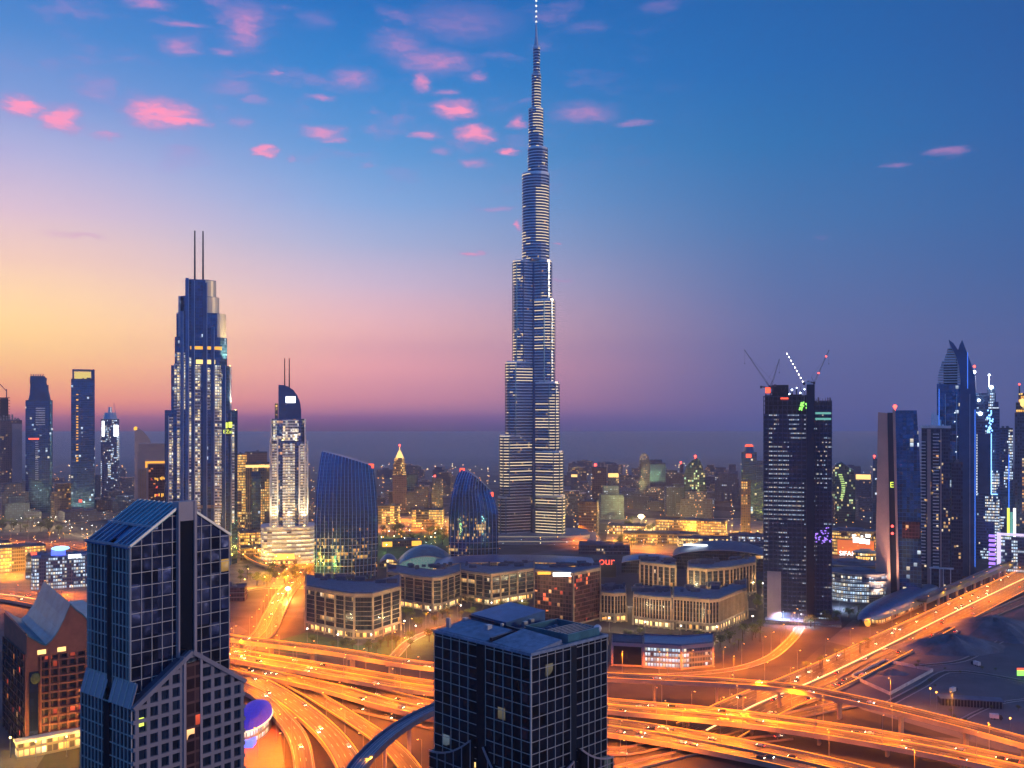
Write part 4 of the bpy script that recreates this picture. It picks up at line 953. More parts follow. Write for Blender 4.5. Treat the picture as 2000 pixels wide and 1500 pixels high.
for (a, za_), (b_, zb_) in zip(ro[:-1], ro[1:]): q.face([(a,-3.0,zb0 - 2),(b_,-3.0,zb0 - 2),(b_,-3.0,zb_-1),(a,-3.0,za_-1)], ((a,zb0),(b_,zb0),(b_,zb_),(a,za_)))
q.face([(0,Bb,zb0-2),(0,-3,zb0-2),(0,-3,ro[0][1]-1),(0,Bb,ro[0][1]+2)]); q.build('upper_wall', 'brown_brick', BB)
q = MB()
for u0 in (.12, .35, .8): q.box(Ba*u0, Ba*u0 + 4.5, -3.35, -3.02, zb0 - .5, zb0 + 2.0)
q.build('lit_pane', 'shop_glow', BB)
q = MB(); q.ball((Ba*.10, -2.6, zb0 - 14), 3.0, 1.6, 3.4, 7, 5); q.build('terrace_plant', 'leaf', BB)
MB().box(-6, Ba*1.0, -9, -3.3, 0, 9).build('podium', 'shops', BB); 
q = MB(); q.box(-7, Ba*1.0, -10, -3.2, 9, 10.4); q.build('podium_canopy', 'white_panel', BB)
text_part('roof_sign', 'EO', 4.2, (Ba*.83, -3.7, wz(1240, YB) + 3), (PI/2, 0, 0), 'sky_blue_glow', BB)

# ------------------------------------------------------------------ generic slab tower with roof kit and trimmings
def simple(name, label, x0, x1, yt, Y, mat, depth=None, cat='tower', extra=0.0, crown=None, group=None, taper=0.0, rad=0, seed=None):
    T = Tower(name, label, cat, (x0 + x1)/2, Y, extra, group)
    w = (x1 - x0)*T.k; d = depth or w*.8; z = T.Z(yt); R = random.Random(seed if seed is not None else int(x0*7 + yt))
    if extra: w = w / (math.cos(extra) + .75*abs(math.sin(extra))); d = w*.75
    poly = rrect(w, d, rad) if rad else rect(w, d)
    top = [(x*(1-taper), y*(1-taper)) for x, y in poly]
    q = MB(); q.walls([[(x, y, 0) for x, y in poly], [(x, y, z) for x, y in top]]); q.build('shaft', mat, T.root)
    T.w, T.d, T.z = w, d, z
    if crown == 'point':
        q = MB(); q.cyl((0, 0), w*.42, w*.30, z, z + w*.35, 8).cyl((0, 0), w*.30, w*.05, z + w*.35, z + w*.9, 8).cyl((0, 0), w*.03, w*.02, z + w*.9, z + w*1.5, 6); q.build('crown', 'navy_panel', T.root); roof_kit(T.root, top, z, plant=False)
    elif crown == 'goldtip':
        q = MB(); q.box(-w*.34, w*.34, -d*.34, d*.34, z, z + w*.5); q.build('crown', 'low_gold', T.root)
        q = MB(); q.ball((0, 0, z + w*.65), w*.2, w*.2, w*.32); q.cyl((0, 0), w*.05, w*.02, z + w*.9, z + w*1.6, 6); q.build('lit_cap', 'yellow_soft', T.root); roof_kit(T.root, top, z, plant=False)
    elif crown == 'dome':
        q = MB()
        rings = [[(x*math.cos(t_*PI/2*.98), y*math.cos(t_*PI/2*.98), z + w*.75*math.sin(t_*PI/2)) for x, y in top] for t_ in [k/7 for k in range(8)]]
        q.walls(rings); q.build('crown', mat, T.root)
    elif crown == 'slope':
        q = MB(); h = w*.5; a = [(x, y, z) for x, y in top]; b_ = [(x, y, z + h*(x + w/2)/w + .01) for x, y in top]; q.walls([a, b_]); q.face(b_); q.build('crown', mat, T.root)
    elif crown == 'bar':
        roof_kit(T.root, top, z, plant=False); q = MB(); q.box(-w*.45, w*.45, -d*.5 - .3, -d*.5 + 1, z - w*.25, z + 2); q.build('lit_cap', 'yellow_soft', T.root)
    elif crown == 'red':
        roof_kit(T.root, top, z); beacon(T.root, -w*.25, -d*.3, z + 4, max(2.0, w*.10))
    else:
        roof_kit(T.root, top, z, seed=R.randint(0, 999))
    return T
emit('yellow_soft', (1, .62, .2), 1.8)

# ------------------------------------------------------------------ left skyline
t = simple('construction_tower', 'unfinished tower at the left edge with ragged floors and small crane', 0, 43, 822, 2050, 'tower_brown', 40)
q = MB(); R = random.Random(3)
for k in range(7): q.box(-t.w*.5 + k*t.w*.13, -t.w*.5 + k*t.w*.13 + t.w*.08, -14, 14, t.z, t.z + R.uniform(6, 18))
q.build('bare_columns', 'concrete', t.root)
q = MB(); q.box(-t.w*.5, -t.w*.12, -12, 14, t.z, t.Z(778)); z = t.z
while z < t.Z(772): q.box(-t.w*.54, -t.w*.04, -15, 15, z, z + 1.2); z += 6
q.build('bare_floors', 'dark_metal', t.root)
q = MB(); q.bar((-t.w*.2, 0, t.Z(778)), (-t.w*.2, 0, t.Z(760)), 2, 2); q.bar((-t.w*.2, 0, t.Z(764)), (-t.w*.62, 0, t.Z(745)), 1.6, 1.6); q.build('crane', 'crane_steel', t.root)
q = MB(); q.box(t.w*.05, t.w*.5, -20.4, -20.02, 0, t.z - 6); q.build('blank_panel', 'cladding', t.root)
t = simple('notched_tower', 'blue tower with a broken twisted crown notched on its right', 50, 103, 783, 1900, 'tower_plain', 46, rad=6)
q = MB(); rings = []
for k, (y, a, b_) in enumerate(((783,55,100),(770,58,97),(752,59,92),(746,58,91),(735,59,88))): rings.append([(x, yy, t.Z(y)) for x, yy in rrect((b_-a)*t.k, 34, 4, 3, t.X((a+b_)/2), 0)])
q.walls(rings); q.face(rings[-1]); q.box(t.X(84), t.X(91.5), -16, 14, t.Z(745), t.Z(738)); q.box(t.X(91), t.X(95), -16, 14, t.Z(762), t.Z(752))
for k in range(6): q.bar((t.X(61 + k*4.4), 0, t.Z(735)), (t.X(60.5 + k*4.8), 0, t.Z(730.5)), 2, 2)
q.build('crown', 'navy_panel', t.root)
q = MB(); z = t.Z(830)
while z < t.Z(794): q.box(t.X(70), t.X(88), -23.6, -23.05, z, z + 2); z += 4.5
q.build('balcony_stack', 'white_panel', t.root)
q = MB(); z = t.Z(935)
while z < t.Z(860): q.box(t.X(69), t.X(75), -23.5, -23.05, z, z + 1.5); z += 4.2
q.build('balcony_stack', 'white_panel', t.root)
MB().box(t.X(56), t.X(76), -23.6, -23.05, t.Z(858), t.Z(855)).build('lit_strip', 'sign_red', t.root)
t = simple('framed_top_tower', 'slim dark blue tower topped by an open frame with yellow light', 139, 185, 742, 1780, 'tower_plain', 38)
q = MB(); z0, z1 = t.z, t.Z(722); w2 = t.w/2
q.box(-w2 + 2, -w2 + 5, -18, 18, z0, z1); q.box(w2 - 6, w2, -18, 18, z0, z1); q.box(-w2 + 5, w2 - 6, -18, 18, z1 - 3, z1); q.build('roof_frame', 'navy_panel', t.root)
MB().box(-w2 + 5.4, w2 - 6.4, 12, 12.6, z0 + 1, z1 - 4).build('lit_screen', emit('screen_yellow', (1, .75, .22), .9), t.root)
MB().box(t.X(150), t.X(184), -19.5, -19.05, t.Z(1020), t.Z(768)).build('glass_panel', 'tower_plain', t.root)
q = MB(); z = t.Z(900); R = random.Random(8)
while z < t.Z(765):
    if R.random() < .8: q.box(t.X(149), t.X(153), -19.9, -19.1, z, z + R.uniform(1, 3))
    z += 5
q.build('lit_stair', 'amber_glow', t.root)
MB().box(t.X(154), t.X(160), -20, -19.55, t.Z(979), t.Z(974)).build('lit_sign', 'sign_red', t.root)
t = simple('spired_tower', 'pale blue lit tower with a domed top and thin spire', 197, 233, 820, 2000, 'tower_cool', 32, rad=5)
q = MB(); q.cyl((0, 0), t.w*.42, t.w*.3, t.z, t.Z(806), 12).cyl((0, 0), t.w*.12, t.w*.09, t.Z(806), t.Z(795), 8); q.bar((t.X(226), 0, t.Z(808)), (t.X(222), 0, t.Z(786)), .9, .9); q.build('crown', 'steel', t.root)
for x0, x1, y0, y1 in ((199,204,852,822),(222,231,852,830)): MB().box(t.X(x0), t.X(x1), -17, -15.2, t.Z(y0), t.Z(y1)).build('lit_panel', 'sign_white', t.root)
T_ = Tower('quarter_round_tower', 'grey tower with a quarter round roof and orange lit peak', 'tower', 278, 1700)
pr = [(263,1060),(299,1060),(296,868),(292,858),(286,849),(278,841),(270,836.5),(263,835)]
q = MB(); a = [(T_.X(x), -14, max(0, T_.Z(y))) for x, y in pr]; b_ = [(x, 14, z) for x, _, z in a]; q.face(a, [(p_[0], p_[2]) for p_ in a]); q.face(b_[::-1])
for k in range(len(a)): j = (k+1) % len(a); q.face([a[j], a[k], b_[k], b_[j]])
q.build('shaft', 'cladding', T_.root); MB().ball((T_.X(265), -12, T_.Z(837)), 3.2, 3.2, 4).build('lit_peak', 'sign_orange', T_.root)
T_ = Tower('framed_hotel', 'brown hotel block with a glowing orange frame', 'hotel', 300, 1380)
q = MB(); q.box(T_.X(269), T_.X(332), -14, 16, 0, T_.Z(882)); q.box(T_.X(271), T_.X(331), -12, 14, T_.Z(882), T_.Z(866)); q.build('shaft', 'cladding', T_.root)
MB().box(T_.X(290), T_.X(332), -14.6, -14.1, 0, T_.Z(906)).build('glass_panel', 'red_glass', T_.root)
q = MB(); q.box(T_.X(284), T_.X(332), -15, -14.65, T_.Z(904), T_.Z(900)); q.box(T_.X(284), T_.X(288), -15, -14.65, T_.Z(912), T_.Z(904)); q.build('lit_frame', 'amber_glow', T_.root)
for k in range(5): MB().box(T_.X(271 + k*3.2), T_.X(272.6 + k*3.2), -15, -14.1, 0, T_.Z(915)).build('pilaster', 'tan_fin', T_.root)
q = MB(); R = random.Random(31)
for yy in (934, 966, 985):
    for k in range(9):
        if R.random() < .7: x = 302 + k*2.6; q.box(T_.X(x), T_.X(x + 1.7), -14.9, -14.55, T_.Z(yy + R.uniform(1, 5)), T_.Z(yy - R.uniform(1, 4)))
q.build('lit_panes', 'sign_orange', T_.root)
simple('balcony_tower', 'gold lit slab with balconies beside the stepped tower', 463, 482, 888, 1650, 'low_gold', 24)
t = simple('portal_tower', 'tan portal shaped tower with a dark glass centre', 480, 527, 905, 1560, 'tower_gold', 30)
q = MB(); q.box(t.X(480), t.X(527), -15.8, -15.1, t.Z(912), t.Z(907)); q.build('lit_cap', 'yellow_soft', t.root)
for k, x in enumerate((479.5, 483, 486.5)): MB().box(t.X(x), t.X(x + 2), -16.5 + k*.4, -15.05, 0, t.Z(912)).build('pilaster', 'tan_fin', t.root)
MB().box(t.X(491), t.X(509), -15.9, -15.05, 0, t.Z(920)).build('glass_panel', 'tower_plain', t.root)
simple('stub_tower', 'brown flat roofed tower behind the portal tower', 478, 522, 884, 1900, 'tower_brown', 30)
# between the sail towers
t = simple('clock_spire_tower', 'dark tower with gold lit tapering crown and red spire light', 767, 794, 928, 1900, 'tower_brown', 26)
q = MB(); q.box(t.X(768), t.X(793), -12, 12, t.z, t.Z(905)); q.box(t.X(770), t.X(790), -10, 10, t.Z(905), t.Z(894)); q.build('crown', 'low_gold', t.root)
q = MB(); q.cyl((0, 0), t.w*.3, t.w*.08, t.Z(894), t.Z(880), 8); q.cyl((0, 0), .8, .5, t.Z(880), t.Z(870), 6); q.build('lit_cap', 'yellow_soft', t.root); beacon(t.root, 0, 0, t.Z(871), 2)
simple('slab_tower', 'plain blue slab just right of the gold spire tower', 795, 816, 927, 1960, 'tower_plain', 22)
simple('slab_tower', 'lone slim tower between the two sail towers', 844, 865, 935, 1900, 'tower_mixed', 22, crown='red')
# ------------------------------------------------------------------ centre right skyline, each drawn from the photograph
far = [('slim grey tower with a pale top right of the tallest tower',1115,1128,928,2300,'far_mixed','bar'), ('short lit tower beside the slim grey tower',1136,1148,946,2350,'far_gold',None),
 ('tower with a red lit ledge and pale mast light',1156,1184,914,1900,'tower_brown','red'), ('brown tower with gold lit roof hut',1187,1209,926,1850,'tower_mixed','bar'),
 ('slim round topped tower with a white lit tip',1249,1268,899,2000,'tower_mixed','dome'), ('dark twin slab right of the white tipped tower',1270,1300,906,2050,'tower_plain',None),
 ('needle thin tower with red light',1328,1335,908,2100,'tower_brown','red'), ('wide hazy blue block with rounded shoulders',1396,1440,925,2150,'far_cool','dome0'),
 ('tall blue tower with red lit crown behind the building site',1448,1478,885,1800,'tower_plain','redtop'), ('gold windowed tower left of the building site',1447,1466,940,1500,'tower_gold',None),
 ('bright cornered blue slab left of the building site',1478,1500,902,1750,'tower_plain','flag'), ('low tower with a row of gold lights on its roof',1670,1702,928,1950,'far_mixed','bar'),
 ('thin dark tower with red light near the leaning tower',1705,1716,897,1700,'tower_plain','red'), ('squat far tower with dotted lights',1210,1246,932,2900,'far_mixed',None),
 ('far stubby tower behind the curved tower',1303,1322,930,2700,'far_gold',None), ('far orange lit tower right of the curved tower',1381,1397,930,2600,'far_gold',None)]
for (lb, x0, x1, yt, Y, mat, cr) in far:
    t = simple('distant_tower', lb, x0, x1, yt, Y, mat, None, crown=cr if cr in ('bar', 'red', 'dome') else None, group=None)
    if cr == 'redtop':
        q = MB(); q.cyl((0, 0), t.w*.34, t.w*.26, t.z, t.Z(872), 8); q.build('crown', 'navy_panel', t.root); q = MB(); q.cyl((0, 0), t.w*.30, t.w*.2, t.Z(872), t.Z(868), 8); q.box(-t.w*.2, t.w*.15, -t.d*.55, -t.d*.5, t.z - 8, t.z - 1); q.build('lit_cap', 'sign_red', t.root)
    if cr == 'flag': MB().box(t.w*.12, t.w*.42, -t.d*.5 - .6, -t.d*.5 - .05, t.z - 22, t.z - 2).build('lit_panel', 'sign_white', t.root)
    if cr == 'dome': pass
T_ = Tower('curved_tower', 'dark green glass tower with a leaning bullet top', 'tower', 1358, 1800)
pr = [(1336,1080),(1381,1080),(1380,960),(1377,930),(1372,910),(1366,897),(1360,894),(1350,900),(1340,910),(1336,930)]
def extr(T, pr, d, name, mat):
    q = MB(); a = [(T.X(x), -d/2, max(0, T.Z(y))) for x, y in pr]; b_ = [(x, d/2, z) for x, _, z in a]
    q.face(a, [(p_[0], p_[2]) for p_ in a]); q.face(b_[::-1], [(p_[0], p_[2]) for p_ in b_[::-1]])
    for k in range(len(a)): j = (k+1) % len(a); q.face([a[j], a[k], b_[k], b_[j]], ((0, a[j][2]), (0, a[k][2]), (d, b_[k][2]), (d, b_[j][2])))
    return q.build(name, mat, T.root)
facade('green_glass', (.03, .10, .13), (.04, .08, .09), 3.4, 4.4, .2, .25, .14, GREEN, 1.4, .7, .18, clus=1.0, cscale=.02)
extr(T_, pr, 30, 'shaft', 'green_glass'); beacon(T_.root, T_.X(1358), 0, T_.Z(893), 2.4)
T_ = Tower('domed_tower', 'dark green bulging tower with a glowing green leaf of windows', 'tower', 1646, 1750)
extr(T_, [(1625,1090),(1670,1090),(1670,935),(1667,918),(1655,910),(1643,902),(1633,906),(1626,916)], 34, 'shaft', 'green_glass')
q = MB(); 
for k in range(12):
    y = 925 + k*4.2; x = 1641 + 6*math.sin(k*.26); q.box(T_.X(x - 4 + .3*k*.4), T_.X(x + 4), -17.5, -17.02, T_.Z(y + 2.2), T_.Z(y))
q.build('lit_leaf', emit('leaf_glow', (.7, 1, .3), .9), T_.root)

# ------------------------------------------------------------------ tower under construction, with luffing cranes
S = Tower('unfinished_tower', 'dark tower under construction with bare lit floors and a black core strip', 'construction tower', 1558, 915)
def sbx(x0, x1, yt, yb, y0, y1): return (S.X(x0), S.X(x1), y0, y1, max(0, S.Z(yb)), S.Z(yt))
q = MB(); q.box(*sbx(1492,1578,808,1215,-14,22)); q.build('left_block', 'construct', S.root)
q = MB(); q.box(*sbx(1585,1624,783,1215,-6,24)); q.build('right_block', 'construct', S.root)
q = MB(); q.box(*sbx(1575,1590,752,1216,-19,10)); q.build('core_strip', 'navy_blank', S.root)
q = MB(); z = 12.0
while z < S.Z(770):
    q.box(S.X(1490.5), S.X(1575), -15.2, 22, z, z + .55)
    z += 4.2
z = 12.0
while z < S.Z(782): q.box(S.X(1590), S.X(1624.5), -7.2, 24, z, z + .55); z += 4.2
q.build('floor_slabs', 'site_concrete', S.root)
q = MB()
for x in [1492 + k*9.2 for k in range(10)]: q.bar((S.X(x), -14.6, 10), (S.X(x), -14.6, S.Z(775)), .7, .7)
for x in [1593 + k*7.5 for k in range(5)]: q.bar((S.X(x), -6.7, 10), (S.X(x), -6.7, S.Z(784)), .6, .6)
q.build('columns', 'site_concrete', S.root)
q = MB(); q.box(*sbx(1494,1575,772,808,-10,18)); q.box(*sbx(1508,1540,752,772,-8,12)); R = random.Random(14)
for k in range(14):
    x0_, x1_ = sorted((R.uniform(1494, 1572), R.uniform(1494, 1572))); y_ = R.uniform(764, 806); q.box(S.X(x0_), S.X(x1_ + 3), -12 - R.uniform(0, 4), 14, S.Z(y_), S.Z(y_) + .6)
for k in range(9): x_ = 1495 + k*8.6; q.box(S.X(x_), S.X(x_ + 2), -11, -9, S.Z(790), S.Z(R.uniform(757, 770)))
q.build('formwork', 'dark_metal', S.root)
q = MB(); R = random.Random(4)
for k in range(40): x = R.uniform(1493, 1572); y = R.uniform(758, 806); q.bar((S.X(x), -14, S.Z(y + 4)), (S.X(x + R.uniform(-6, 6)), -14, S.Z(y - 6)), .35, .35)
for k in range(24): x = R.uniform(1590, 1622); q.bar((S.X(x), -8, S.Z(792)), (S.X(x), -8, S.Z(779 - R.uniform(0, 3))), .3, .3)
q.build('scaffold', 'crane_steel', S.root)
MB().box(*sbx(1495,1505,757,768,-14.5,-13.6)).build('lit_banner', 'sign_red', S.root); MB().box(*sbx(1525,1540,777,781,-15,-14.3)).build('lit_banner', 'sign_red', S.root)
q = MB()
for x, y, w_ in ((1547,762,3),(1556,758,2),(1563,768,2.5),(1542,770,2),(1571,761,2)): q.ball((S.X(x), -14.8, S.Z(y)), .28*w_, .28*w_, .28*w_, 6, 4)
q.build('work_lights', 'cool_glow', S.root)
q = MB(); R = random.Random(2)
for k in range(26): q.ball((S.X(1570 + R.gauss(0, 5)), -16 + R.uniform(-1, 1), S.Z(791 + R.gauss(0, 4))), .9, .9, .9, 5, 3)
q.build('lit_netting', 'sign_green', S.root)
q = MB(); q.box(*sbx(1592,1622,805,809,-7.6,-7.25)); q.box(*sbx(1592,1622,816,820,-7.6,-7.25)); q.build('lit_floor', 'teal_glow', S.root)
q = MB(); R = random.Random(9)
for k in range(36): x, y = R.uniform(1591, 1622), 1042 + R.gauss(0, 10); q.box(S.X(x), S.X(x + R.uniform(1.5, 4)), -8, -7.4, S.Z(y + 1.6), S.Z(y))
q.build('lit_floor', 'purple_glow', S.root)
MB().box(*sbx(1499,1526,1113,1208,-17,-14.2)).build('hoist_wall', 'cladding', S.root)
q = MB(); q.box(*sbx(1496,1640,1206,1222,-26,20)); q.build('base_hall', 'low_cool', S.root); MB().box(*sbx(1495,1641,1203,1206,-27,21)).build('base_roof', 'dark_roof', S.root)
def crane(label, x0, y0, x1, y1, mat, dpt, lights=None, tail=5):
    ct = thing('tower_crane', label, 'crane', (S.x, S.Y, 0), S.root.rotation_euler[2])
    a = Vector((S.X(x0), dpt, S.Z(y0))); b_ = Vector((S.X(x1), dpt, S.Z(y1)))
    q = MB(); zb_ = S.Z(790) if x0 < 1585 else S.Z(783)
    for sx, sy in ((-.6,-.6),(.6,-.6),(.6,.6),(-.6,.6)): q.bar((a.x+sx, a.y+sy, zb_), (a.x+sx, a.y+sy, a.z), .25, .25)
    z = zb_; k = 0
    while z < a.z - 1.2: q.bar((a.x-.6, a.y-.6, z), (a.x+.6, a.y-.6, z+1.3), .16, .16); q.bar((a.x+.6, a.y-.6, z), (a.x+.6, a.y+.6, z+1.3), .16, .16); z += 1.3
    q.build('mast', mat, ct)
    q = MB(); d = (b_ - a).normalized(); nrm = Vector((-d.z, 0, d.x)); L = (b_ - a).length; N = max(6, int(L/2.2))
    for off in (nrm*.55, -nrm*.55):
        for yy in (-.45, .45): q.bar(a + off + Vector((0, yy, 0)), b_ + off*.35 + Vector((0, yy*.4, 0)), .22, .22)
    for k in range(N):
        p0, p1 = a + d*(L*k/N), a + d*(L*(k+1)/N); s_ = .55 if k % 2 else -.55; f_ = 1 - .65*k/N
        q.bar(p0 + nrm*s_*f_ + Vector((0,-.45*f_,0)), p1 - nrm*s_*f_ + Vector((0,-.45*f_,0)), .16, .16)
    q.build('boom', mat, ct)
    s_ = 1 if b_.x > a.x else -1
    q = MB(); q.bar(a, a + Vector((-s_*tail, 0, 1.2)), 1.4, 1.2); q.box(a.x - s_*tail - 1, a.x - s_*tail + 1, a.y - 1, a.y + 1, a.z - .4, a.z + 2.0); q.bar(a, a + Vector((-s_*tail*.5, 0, 5.5)), .3, .3); q.bar(a + Vector((-s_*tail*.5, 0, 5.5)), a + d*L*.85, .12, .12); q.build('counterweight', mat, ct)
    q = MB(); q.box(a.x - .9, a.x + .9, a.y - 1.8, a.y - .4, a.z - 1.2, a.z + .9); q.build('cab', 'dark_metal', ct)
    q = MB(); hk = b_.lerp(a, .02); q.bar(hk, hk - Vector((0, 0, 12)), .12, .12); q.box(hk.x - .3, hk.x + .3, hk.y - .3, hk.y + .3, hk.z - 13, hk.z - 12); q.build('hook', mat, ct)
    if lights:
        q = MB()
        for k in range(lights[0]): p0 = a + d*(L*(k + .6)/lights[0]); q.ball((p0.x, p0.y - .8, p0.z), lights[2], lights[2], lights[2], 6, 4)
        q.build('crane_lights', lights[1], ct)
crane('thin dark crane with its boom leaning far left over the building site', 1503, 755, 1453, 682, 'crane_steel', -8)
crane('small dark crane with a short steep boom on the building site', 1505, 757, 1522, 700, 'crane_steel', 4, tail=9)
crane('white lit crane with bright lamps along its boom', 1570, 750, 1536, 689, 'crane_white', -10, (9, 'white_glow', .45))
crane('dark crane leaning right above the black core strip', 1590, 748, 1619, 684, 'crane_steel', 2, (2, 'red_glow', .8))

# ------------------------------------------------------------------ leaning slab tower and its neighbours on the right
L_ = Tower('leaning_slab_tower', 'leaning tower of a tan blade and blue glass with red beacon', 'tower', 1756, 1005)
extr(L_, [(1709,1182),(1740,1176),(1733,807),(1715,805)], 26, 'tan_blade', 'tan_cladding')
extr(L_, [(1740.3,1180),(1752.5,1180),(1746,806),(1733.3,806)], 20, 'dark_glazing', 'navy_blank')
extr(L_, [(1752.8,1180),(1757,1180),(1748.5,800),(1743.5,800)], 30, 'tan_fin', 'tan_cladding')
extr(L_, [(1757.3,1180),(1800,1180),(1797.5,960),(1795,880),(1790,801.5),(1748.8,801.5)], 24, 'blue_glazing', 'tower_plain')
beacon(L_.root, L_.X(1748), 0, L_.Z(797), 2.0)
for x_ in (1716, 1730): uplight(L_.root, (L_.X(x_), -34, 1.5), (L_.X(1722), -13, 70), (1, .55, .34), 200000, 70)  # added uplights that warm the blade; no such fixtures known here
text_part('lit_letter', 'E', 8.2, (L_.X(1742), -10.4, L_.Z(951)), (PI/2, 0, 0), 'sign_yellow', L_.root)
q = MB()
for y in (1026, 1040): q.ball((L_.X(1743), -10.6, L_.Z(y)), 1.3, .6, 1.3)
q.build('red_lights', 'red_glow', L_.root)
MB().box(L_.X(1762), L_.X(1796), -12.6, -12.05, L_.Z(1048), L_.Z(1016)).build('red_windows', 'red_glass', L_.root)
K = Tower('balcony_slab_tower', 'grey tower with stacked balconies and a flat overhanging roof', 'tower', 1827, 1070)
q = MB(); q.box(K.X(1800), K.X(1855), -12, 16, 0, K.Z(836)); q.build('shaft', 'tower_dark', K.root)
q = MB(); q.box(K.X(1797), K.X(1857), -15, 18, K.Z(836), K.Z(831.5)); q.build('roof', 'white_panel', K.root)
for x0, x1, yt, yb in ((1797.5,1808,858,1100),(1822,1834,842,1104)):
    s_ = MB(); z = max(2, K.Z(yb))
    while z < K.Z(yt): s_.box(K.X(x0), K.X(x1), -14.5, -8, z, z + 1.0); z += 3.6
    s_.build('balcony_stack', 'white_panel', K.root)
for x0, x1 in ((1811,1818),(1836,1839)): MB().box(K.X(x0), K.X(x1), -14.6, -12, 0, K.Z(838)).build('pier', 'cladding', K.root)
q = MB(); q.box(K.X(1822), K.X(1833), -13, -12.02, K.Z(905), K.Z(876)); q.build('red_windows', 'red_glass', K.root)
q = MB(); 
for x in (1818, 1835, 1842, 1856): q.bar((K.X(x), -17, 0), (K.X(x), -17, K.Z(1105)), 1, 1)
q.box(K.X(1815), K.X(1862), -18, -11, K.Z(1106), K.Z(1104)); q.build('portico', 'white_panel', K.root)
for k in range(5): MB().box(K.X(1819 + k*5.2), K.X(1822.8 + k*5.2), 2, 8, K.Z(832), K.Z(800 + abs(k-1)*7 + k*2)).build('roof_fin', 'pale_steel', K.root)
M_T = Tower('twin_blade_tower', 'tall dark tower whose crown rises in two pointed curved blades', 'skyscraper', 1866, 1180)
extr(M_T, [(1830,1150),(1900,1150),(1900,760),(1885,752),(1830,750)], 34, 'shaft', 'tower_plain')
extr(M_T, [(1870,1150),(1889,1150),(1890,760),(1884,715),(1874,690),(1862,672),(1853,665),(1856,676),(1866,694),(1873,716),(1876,745),(1874,800)], 42, 'curved_blade', 'navy_panel')
extr(M_T, [(1889.4,1150),(1906,1150),(1907,800),(1903,735),(1896,712),(1888,690),(1879,666),(1874,676),(1870,690),(1879,706),(1885,722),(1889,750)], 40, 'curved_blade', 'navy_panel')
q = MB()
for k in range(14):
    y = 748 - k*5; xl = 1832 + max(0, (k - 3))*1.55 + (3 if k > 8 else 0); q.box(M_T.X(xl), M_T.X(1876 - max(0, k - 6)*1.2), -19, 12, M_T.Z(y), M_T.Z(y - 2.0))
q.build('crown_slats', 'steel', M_T.root)
q = MB()
for k in range(5): x = 1836 + k*8; q.bar((M_T.X(x), -14, M_T.Z(752)), (M_T.X(x), -14, M_T.Z(748 - 12*k)), 1, 1)
q.box(M_T.X(1843), M_T.X(1870), -12, 8, M_T.Z(752), M_T.Z(712)); q.build('crown_core', 'dark_metal', M_T.root)
for x in (1846, 1868, 1893): MB().box(M_T.X(x), M_T.X(x + 1.2), -21.6, -17, 0, M_T.Z(770)).build('vertical_fin', 'steel', M_T.root)
q = MB(); R = random.Random(12)
for k in range(30): x = R.choice([1864, 1866.5, 1869]); y = R.uniform(800, 1100); q.box(M_T.X(x), M_T.X(x + 1.6), -21.4, -17.02, M_T.Z(y + 1.5), M_T.Z(y))
q.build('lit_panes', 'sign_white', M_T.root)
q = MB()
for x_, y0_, y1_ in ((1903, 800, 1100), (1834, 760, 940), (1889, 690, 760)): q.box(M_T.X(x_), M_T.X(x_ + .9), -21.9, -21.0, max(0, M_T.Z(y1_)), M_T.Z(y0_))
q.build('lit_edge', emit('electric_glow', (.06, .22, 1), 2.0), M_T.root)
simple('dark_glass_slab', 'dark glass slab in front of the twin blade tower foot', 1858, 1880, 905, 1110, 'tower_dark', 20)
U = simple('floodlit_tower', 'blue tower with a dark glass front and blazing white lit crown', 1905, 1952, 800, 1300, 'tower_cool', 36)
q = MB(); q.box(U.X(1902), U.X(1950), -16, 16, U.z, U.Z(785)); q.box(U.X(1905), U.X(1945), -12, 12, U.Z(785), U.Z(768)); q.box(U.X(1928), U.X(1944), -8, 8, U.Z(768), U.Z(755)); q.build('crown', 'tower_cool', U.root)
q = MB(); q.cyl((U.X(1903), 0), 3, 1.6, U.z, U.Z(735), 8); q.cyl((U.X(1903), 0), 1.6, .5, U.Z(735), U.Z(718), 8); q.build('corner_spire', 'steel', U.root); beacon(U.root, U.X(1903), 0, U.Z(717), 1.7)
q = MB(); R = random.Random(21)
for x, y, r_ in ((1936,757,2.4),(1903,727,2.0),(1905,806,2.2),(1915,808,2.2),(1932,733.5,1.3),(1912,782,1.6),(1903,770,1.8)): q.ball((U.X(x), -18.4, U.Z(y)), r_, r_, r_, 8, 5)
q.bar((U.X(1932), -18.4, U.Z(757)), (U.X(1932), -18.4, U.Z(733)), .4, .4); q.build('floodlights', 'star_glow', U.root)
q = MB()
for k in range(30): x, y = 1931 + R.gauss(0, 3.5), R.uniform(800, 842); q.box(U.X(x), U.X(x + 2.6), -18.7, -18.1, U.Z(y + 3), U.Z(y))
q.build('lit_panes', 'sky_blue_glow', U.root)
MB().box(U.X(1909), U.X(1935), -21, -18.1, U.Z(962), U.Z(846)).build('glass_front', 'navy_panel', U.root)
q = MB(); q.box(U.X(1935.2), U.X(1936.6), -21.3, -18.1, U.Z(962), U.Z(846)); q.box(U.X(1935.2), U.X(1948), -21.3, -18.1, U.Z(963.5), U.Z(962)); q.build('lit_edge', 'sky_blue_glow', U.root)
q = MB()
for k in range(24): q.box(U.X(1905.5), U.X(1908.5), -20, -18.1, U.Z(848 + k*5 + 2.6), U.Z(848 + k*5))
q.build('lit_stair', 'sign_white', U.root)
